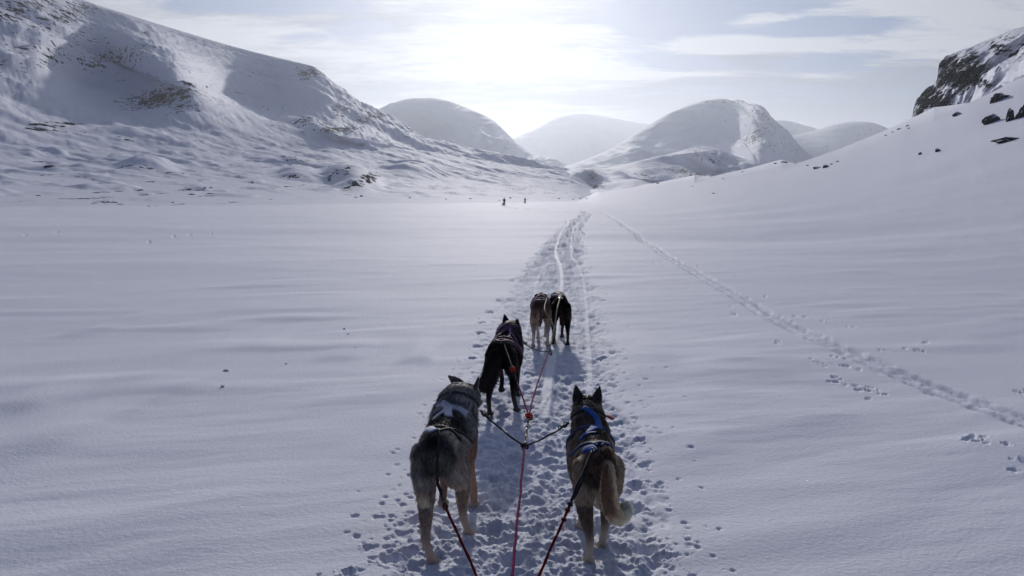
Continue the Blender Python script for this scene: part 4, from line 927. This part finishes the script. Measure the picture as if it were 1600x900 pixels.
tE, pE = tug(onE, (0, -.26, .62), [at_y(871, 480, 8.56), at_y(868, 500, 8.4), at_y(865.5, 520, 8.12), J2], (MROPE_T, MROPE_T), 'straight tan tugline behind the dark dog of the front pair', sw=1)
snap(at_y(864, 522, 8.1), (-.1, -1, -.4), .06, MSTEEL, tE); snap(at_y(870.5, 484, 8.54), (-.1, -1, -.4), .05, MSNAP, tE)
# necklines
def neckline(p0, p1, sag, label):
    t = thing_empty('neckline', (0, 0, 0), label, 'rope', 'necklines from collar to towline')
    tube('rope', [p0, p1], .0052, MROPE_B, t, sag=sag, wob=.004); d = p1 - p0
    snap(p0 + d * .12, -d, .05, MSTEEL, t); return t
neckline(onB((.11, .30, .56), .02), J1, .012, 'black neckline from the grey dog to the towline')
neckline(onA((-.10, .31, .56), .02), J1, .012, 'black neckline from the blue-harnessed dog to the towline')
neckline(onC((.10, .32, .50), .02), J2, .03, 'black neckline from the black dog to the front joint of the towline')
# ------------------------------------------------------------------ rocks, snow clods, the two sleds far ahead
bpy.context.view_layer.update()
DG = bpy.context.evaluated_depsgraph_get()
def hit(px, py):
    a, b, c = pix_dir(px, py); d = Vector((float(a), float(b), float(c))).normalized()
    o_ = Vector((0, 0, CAM_H)) + d * 12
    ok, loc, nn, _, ob, _ = scene.ray_cast(DG, o_, d)
    return (loc, nn) if ok else (None, None)
def rock_material(name, dark, light, snowy=True):
    m = bpy.data.materials.new(name); nt = nodes_of(m); g = N(nt, 'ShaderNodeNewGeometry'); tc = N(nt, 'ShaderNodeTexCoord').outputs['Object']
    n1 = N(nt, 'ShaderNodeTexNoise', {'Vector': tc, 'Scale': 3.0, 'Detail': 8.0, 'Roughness': .7}).outputs[0]
    col = mixc(nt, ramp(nt, n1, .3, .7), dark, light)
    if snowy:
        nz = N(nt, 'ShaderNodeSeparateXYZ', {0: g.outputs['Normal']}).outputs[2]
        sn = ramp(nt, M2(nt, 'ADD', nz, M2(nt, 'MULTIPLY', M2(nt, 'SUBTRACT', n1, .5), .9)),   .42, .56); col = mixc(nt, sn, col, (.82, .84, .89))
    b = N(nt, 'ShaderNodeBump', {'Height': n1, 'Strength': .6, 'Distance': .15})
    ps = N(nt, 'ShaderNodeBsdfPrincipled', {'Roughness': .85, 'Specular IOR Level': .2, 'Base Color': col, 'Normal': b.outputs[0]})
    N(nt, 'ShaderNodeOutputMaterial', {0: ps.outputs[0]}); return m
MROCK = rock_material('dark_rock', (.022, .022, .025), (.085, .08, .08)); MCLOD = rock_material('snow_clod', (.76, .79, .86), (.84, .86, .90), False)
def rock_shape(name, size, seed, mat, sub=3, rough=.35):
    bm = bmesh.new(); bmesh.ops.create_icosphere(bm, subdivisions=sub, radius=.5); rg = np.random.default_rng(seed)
    planes = rg.normal(0, 1, (9, 3)); planes /= np.linalg.norm(planes, axis=1, keepdims=True); lim = rg.uniform(.28, .46, 9)
    for v in bm.verts:
        p = np.array(v.co)
        for q, l in zip(planes, lim):
            d_ = p @ q
            if d_ > l: p = p - q * (d_ - l) * .9
        k = 1 + rough * float(fbm(np.array(p[0] * 3.1 + seed), np.array(p[1] * 3.1 + p[2] * 2.7), 3, seed)) * .5
        v.co = Vector(p * k * np.array(size))
    me = bpy.data.meshes.new(name); bm.to_mesh(me); bm.free(); me.materials.append(mat)
    o = bpy.data.objects.new(name, me); COL.objects.link(o); return o
named = [  # px, py, width px, height px, label
    (1563, 152, 30, 13, 'dark wedge-shaped rock with a snowy back, high on the right slope below the crag'),
    (1549, 187, 20, 15, 'knobbly dark rock at the left end of the row on the right slope'),
    (1579, 182, 13, 21, 'upright dark rock in the middle of the row on the right slope'),
    (1597, 176, 16, 22, 'dark rock cut by the right edge of the picture, last of its row'),
    (1574, 218, 44, 6, 'long flat slab of rock low on the right slope'),
    (1497, 178, 14, 5, 'small slanting rock between the crag and the row of dark rocks'),
    (1465, 235, 7, 7, 'lone pointed black stone on the smooth right slope'),
    (1438, 240, 5, 5, 'tiny black stone left of the lone pointed one on the right slope'),
    (1276, 262, 11, 5, 'low dark rock, left of two beside each other at the foot of the right slope'),
    (1290, 260, 9, 6, 'rounder dark rock, right of two beside each other at the foot of the right slope')]
for i, (px, py, w, h, lab) in enumerate(named):
    p, nn = hit(px, py + h * .3)
    if p is None: continue
    d = p.y; k = d / F * 1.02
    o = rock_shape('rock', (w * k * 1.15, w * k * .9, h * k * 1.5), 11 + i, MROCK, 3 if w > 12 else 2, .9); o.location = p + Vector((0, 0, h * k * .05)); tag(o, lab, 'rock')
def slab_(px, py):
    if px > 1030:
        if px > 1380: return 'small dark stone in the scatter just left of the crag\'s foot'
        if px > 1330: return 'tiny dark stone on the skyline midway between the crag and the paired rocks'
        if px > 1292: return 'flat dark stone just right of the paired rocks on the right slope'
        if px > 1200: return 'flat dark stone in the short row left of the paired rocks'
        if px > 1100 and py > 290: return 'small dark stone alone on the snow below the right slope\'s skyline'
        return 'small dark stone on the low skyline in front of the domed hill'
    if px > 1000: return 'small dark stone where the right slope meets the gorge'
    if px > 860: return 'small dark stone on the flat beyond the end of the trail'
    if px > 760: return 'tiny dark stone near the two distant sleds'
    if px > 600: return 'tiny dark stone on the flat left of the distant sleds'
    if px > 540: return 'small black stone below the rocky knoll'
    if px > 290: return 'small dark stone below the left mountain, between its foot and the knoll'
    if px > 200: return 'tiny dark stone at the edge of the flat below the left mountain'
    return 'small dark stone in the cluster at far left on the edge of the flat'
small = [(1225, 253, 14, 3), (1243, 254, 10, 3), (1212, 255, 8, 2), (1262, 258, 6, 2), (1300, 256, 8, 2), (1310, 252, 7, 2), (1080, 273, 6, 3), (1063, 276, 4, 2), (1028, 286, 5, 3), (1115, 302, 6, 2), (1340, 212, 4, 2), (1352, 210, 3, 2),
         (1405, 201, 8, 3), (1418, 196, 7, 3), (1395, 206, 5, 2), (1385, 211, 6, 2), (1420, 200, 5, 2), (1082, 291, 5, 1.5), (1130, 279, 4, 2), (1160, 268, 4, 2)]
smallL = [(565, 306, 6, 4), (557, 308, 8, 2), (697, 311, 3, 2), (735, 310, 5, 2), (320, 293, 5, 3), (330, 293, 6, 3), (395, 285, 7, 2), (150, 317, 9, 2), (165, 315, 16, 4), (178, 316, 14, 3), (188, 319, 10, 2), (145, 318, 5, 2), (873, 310, 4, 3), (895, 311, 4, 2), (906, 310, 5, 2), (917, 310, 4, 2), (797, 309, 6, 2), (640, 309, 5, 2), (780, 313, 4, 1.5), (232, 322, 6, 2), (270, 316, 5, 2), (300, 303, 14, 3), (60, 305, 8, 2)]
for lst, grp, lab in ((small, 'stones on the foot of the right slope', 'small dark stone half sunk in snow along the foot and skyline of the right slope'), (smallL, 'stones at the foot of the left mountain', 'small dark stone poking through snow at the far edge of the flat, below the hills')):
    protos = [rock_shape('stone', (1, 1, 1), 40 + q, MROCK, 2) for q in range(4)]; used = 0
    for i, (px, py, w, h) in enumerate(lst):
        p, nn = hit(px, py + h * .3)
        if p is None: continue
        if used < 4: o = protos[used]
        else: o = protos[used % 4].copy(); COL.objects.link(o)
        used += 1; k = p.y / F * 1.0
        o.location = p; o.scale = (w * k, w * k * .9, h * k * 1.5); o.rotation_euler = (0, 0, i * 1.3); tag(o, slab_(px, py), 'stone', grp)
clods = [(353, 581, .050, 'largest snow clod, on the crest of a long drift at left'), (348, 606, .026, 'dark little snow clod just below the largest one'), (555, 546, .035, 'lone snow clod on smooth snow left of the black dog'),
         (538, 514, .022, 'one of a pair of tiny snow crumbs above the lone clod, the upper'), (544, 523, .018, 'one of a pair of tiny snow crumbs above the lone clod, the lower'), (447, 568, .018, 'tiny flat snow crumb between the lone clod and the long drift')]
for i, (px, py, s_, lab) in enumerate(clods):
    x, y = flat(px, py); o = rock_shape('snow_clod', (s_ * 1.5, s_, s_ * .9), 70 + i, MCLOD, 2); o.location = (float(x), float(y), float(ground_z(x, y)) + s_ * .25); tag(o, lab, 'snow clod')

def tubes_mesh(name, tubes, mat, parent, vox=None):
    V, Fq, off = [], [], 0
    for S, L in tubes:
        v, f, _ = loft(S, L, sub=3, n=12); V.append(v); Fq += [tuple(i + off for i in q) for q in f]; off += len(v)
    me = raw_mesh(name, np.vstack(V), Fq); o = bpy.data.objects.new(name, me); COL.objects.link(o)
    bm = bmesh.new(); bm.from_mesh(me); bmesh.ops.recalc_face_normals(bm, faces=bm.faces); bm.to_mesh(me); bm.free()
    if vox:
        md = o.modifiers.new('r', 'REMESH'); md.mode = 'VOXEL'; md.voxel_size = vox; md = o.modifiers.new('s', 'SMOOTH'); md.iterations = 2
        m2 = bpy.data.meshes.new_from_object(o.evaluated_get(bpy.context.evaluated_depsgraph_get())); o.modifiers.clear(); o.data = m2; me = m2; me.name = name
    me.shade_smooth(); me.materials.clear(); me.materials.append(mat); o.parent = parent; return o
MCLOTH = plain('dark_parka', (.012, .012, .016), .85, .1); MHAT = plain('dark_hat', (.02, .018, .02), .9, .1); MFACE = plain('face', (.35, .2, .15), .6, .3); MWOOD = plain('sled_wood', (.09, .055, .03), .6, .3); MBAG = plain('sled_bag', (.02, .025, .04), .8, .2)
def musher(px, py, yaw, lab, slab):
    p, _ = hit(px, py); p = p if p is not None else Vector((*map(float, flat(px, py)), 0))
    M_ = Matrix.Translation(p) @ Matrix.Rotation(R(yaw), 4, 'Z')
    r_ = bpy.data.objects.new('person', None); COL.objects.link(r_); tag(r_, lab, 'person')
    X = (1, 0, 0); t = []
    t.append(([(0, 0, .86, .17, .13), (0, .0, 1.05, .18, .13), (0, .02, 1.25, .21, .14), (0, .04, 1.42, .20, .12), (0, .05, 1.50, .09, .08), (0, .06, 1.56, .06, .065)], X))
    t.append(([(0, .07, 1.58, .07, .085), (0, .075, 1.66, .085, .10), (0, .075, 1.74, .07, .085)], X))
    for sx in (-1, 1):
        t.append(([(sx * .10, 0, .90, .10, .11), (sx * .13, .05, .50, .075, .085), (sx * .15, .0, .16, .055, .06), (sx * .15, .0, .08, .055, .065)], X)); t.append(([(sx * .15, -.05, .06, .05, .045), (sx * .15, .06, .05, .055, .045), (sx * .15, .17, .045, .045, .035)], X))
        t.append(([(sx * .20, .04, 1.42, .075, .075), (sx * .27, .10, 1.20, .06, .06), (sx * .24, .28, 1.05, .05, .05), (sx * .20, .38, 1.02, .045, .04)], X))
    tubes_mesh('body', t, MCLOTH, r_, .022); tubes_mesh('hat', [([(0, .07, 1.70, .098, .11), (0, .07, 1.77, .085, .095), (0, .07, 1.82, .04, .05)], X)], MHAT, r_)
    tubes_mesh('face', [([(0, .13, 1.60, .05, .04), (0, .15, 1.655, .06, .045), (0, .14, 1.70, .055, .04)], X)], MFACE, r_)
    r_.matrix_world = M_
    q = bpy.data.objects.new('dog_sled', None); COL.objects.link(q); tag(q, slab, 'sled')
    for sx in (-1, 1):
        tube('runner', [(sx * .22, -.6, .02), (sx * .22, .3, .02), (sx * .22, 1.5, .02), (sx * .22, 1.85, .12), (sx * .18, 2.0, .28)], .022, MWOOD, q, step=.08)
        for y_ in (.4, 1.0, 1.5): tube('stanchion', [(sx * .22, y_, .03), (sx * .22, y_ - .04, .35)], .015, MWOOD, q, step=.08)
    tube('handlebar', [(-.22, .95, .30), (-.22, .45, .85), (-.16, .36, 1.0), (0, .34, 1.02), (.16, .36, 1.0), (.22, .45, .85), (.22, .95, .30)], .018, MWOOD, q, step=.05)
    tube('brush_bow', [(-.2, 1.6, .3), (-.18, 2.0, .32), (0, 2.12, .33), (.18, 2.0, .32), (.2, 1.6, .3)], .018, MWOOD, q, step=.05)
    tubes_mesh('sled_bag', [([(0, .45, .40, .20, .20), (0, .9, .40, .22, .2), (0, 1.4, .36, .2, .15), (0, 1.7, .32, .14, .08)], X)], MBAG, q)
    q.matrix_world = M_
musher(788, 321.5, 12, 'person in dark clothes standing on the nearer of two distant sleds', 'low dog sled under the nearer distant person, far out on the flat')
musher(820.5, 317.5, 8, 'person in dark clothes on the farther and smaller of the two distant sleds', 'low dog sled under the farther distant person, at the edge of the flat')
# ------------------------------------------------------------------ the air in the valley
top = max((o.matrix_world @ Vector(c)).z for o in scene.objects if o.type == 'MESH' for c in o.bound_box) + 12
low_ = min((o.matrix_world @ Vector(c)).z for o in scene.objects if o.type == 'MESH' for c in o.bound_box) - 1
hm = bpy.data.materials.new('valley_haze'); nt = nodes_of(hm)
pv = N(nt, 'ShaderNodeVolumePrincipled', {'Color': (.84, .91, 1.0, 1), 'Density': 1.05e-4, 'Anisotropy': .54})
N(nt, 'ShaderNodeOutputMaterial', {'Volume': pv.outputs[0]})
L_ = 16500
hv = [(x, y, z) for z in (low_, top) for x, y in ((-L_, -L_), (L_, -L_), (L_, L_), (-L_, L_))]
tag(mesh_np('haze', hv, [(3, 2, 1, 0), (4, 5, 6, 7), (0, 1, 5, 4), (1, 2, 6, 5), (2, 3, 7, 6), (3, 0, 4, 7)], hm, smooth=False), kind='stuff')
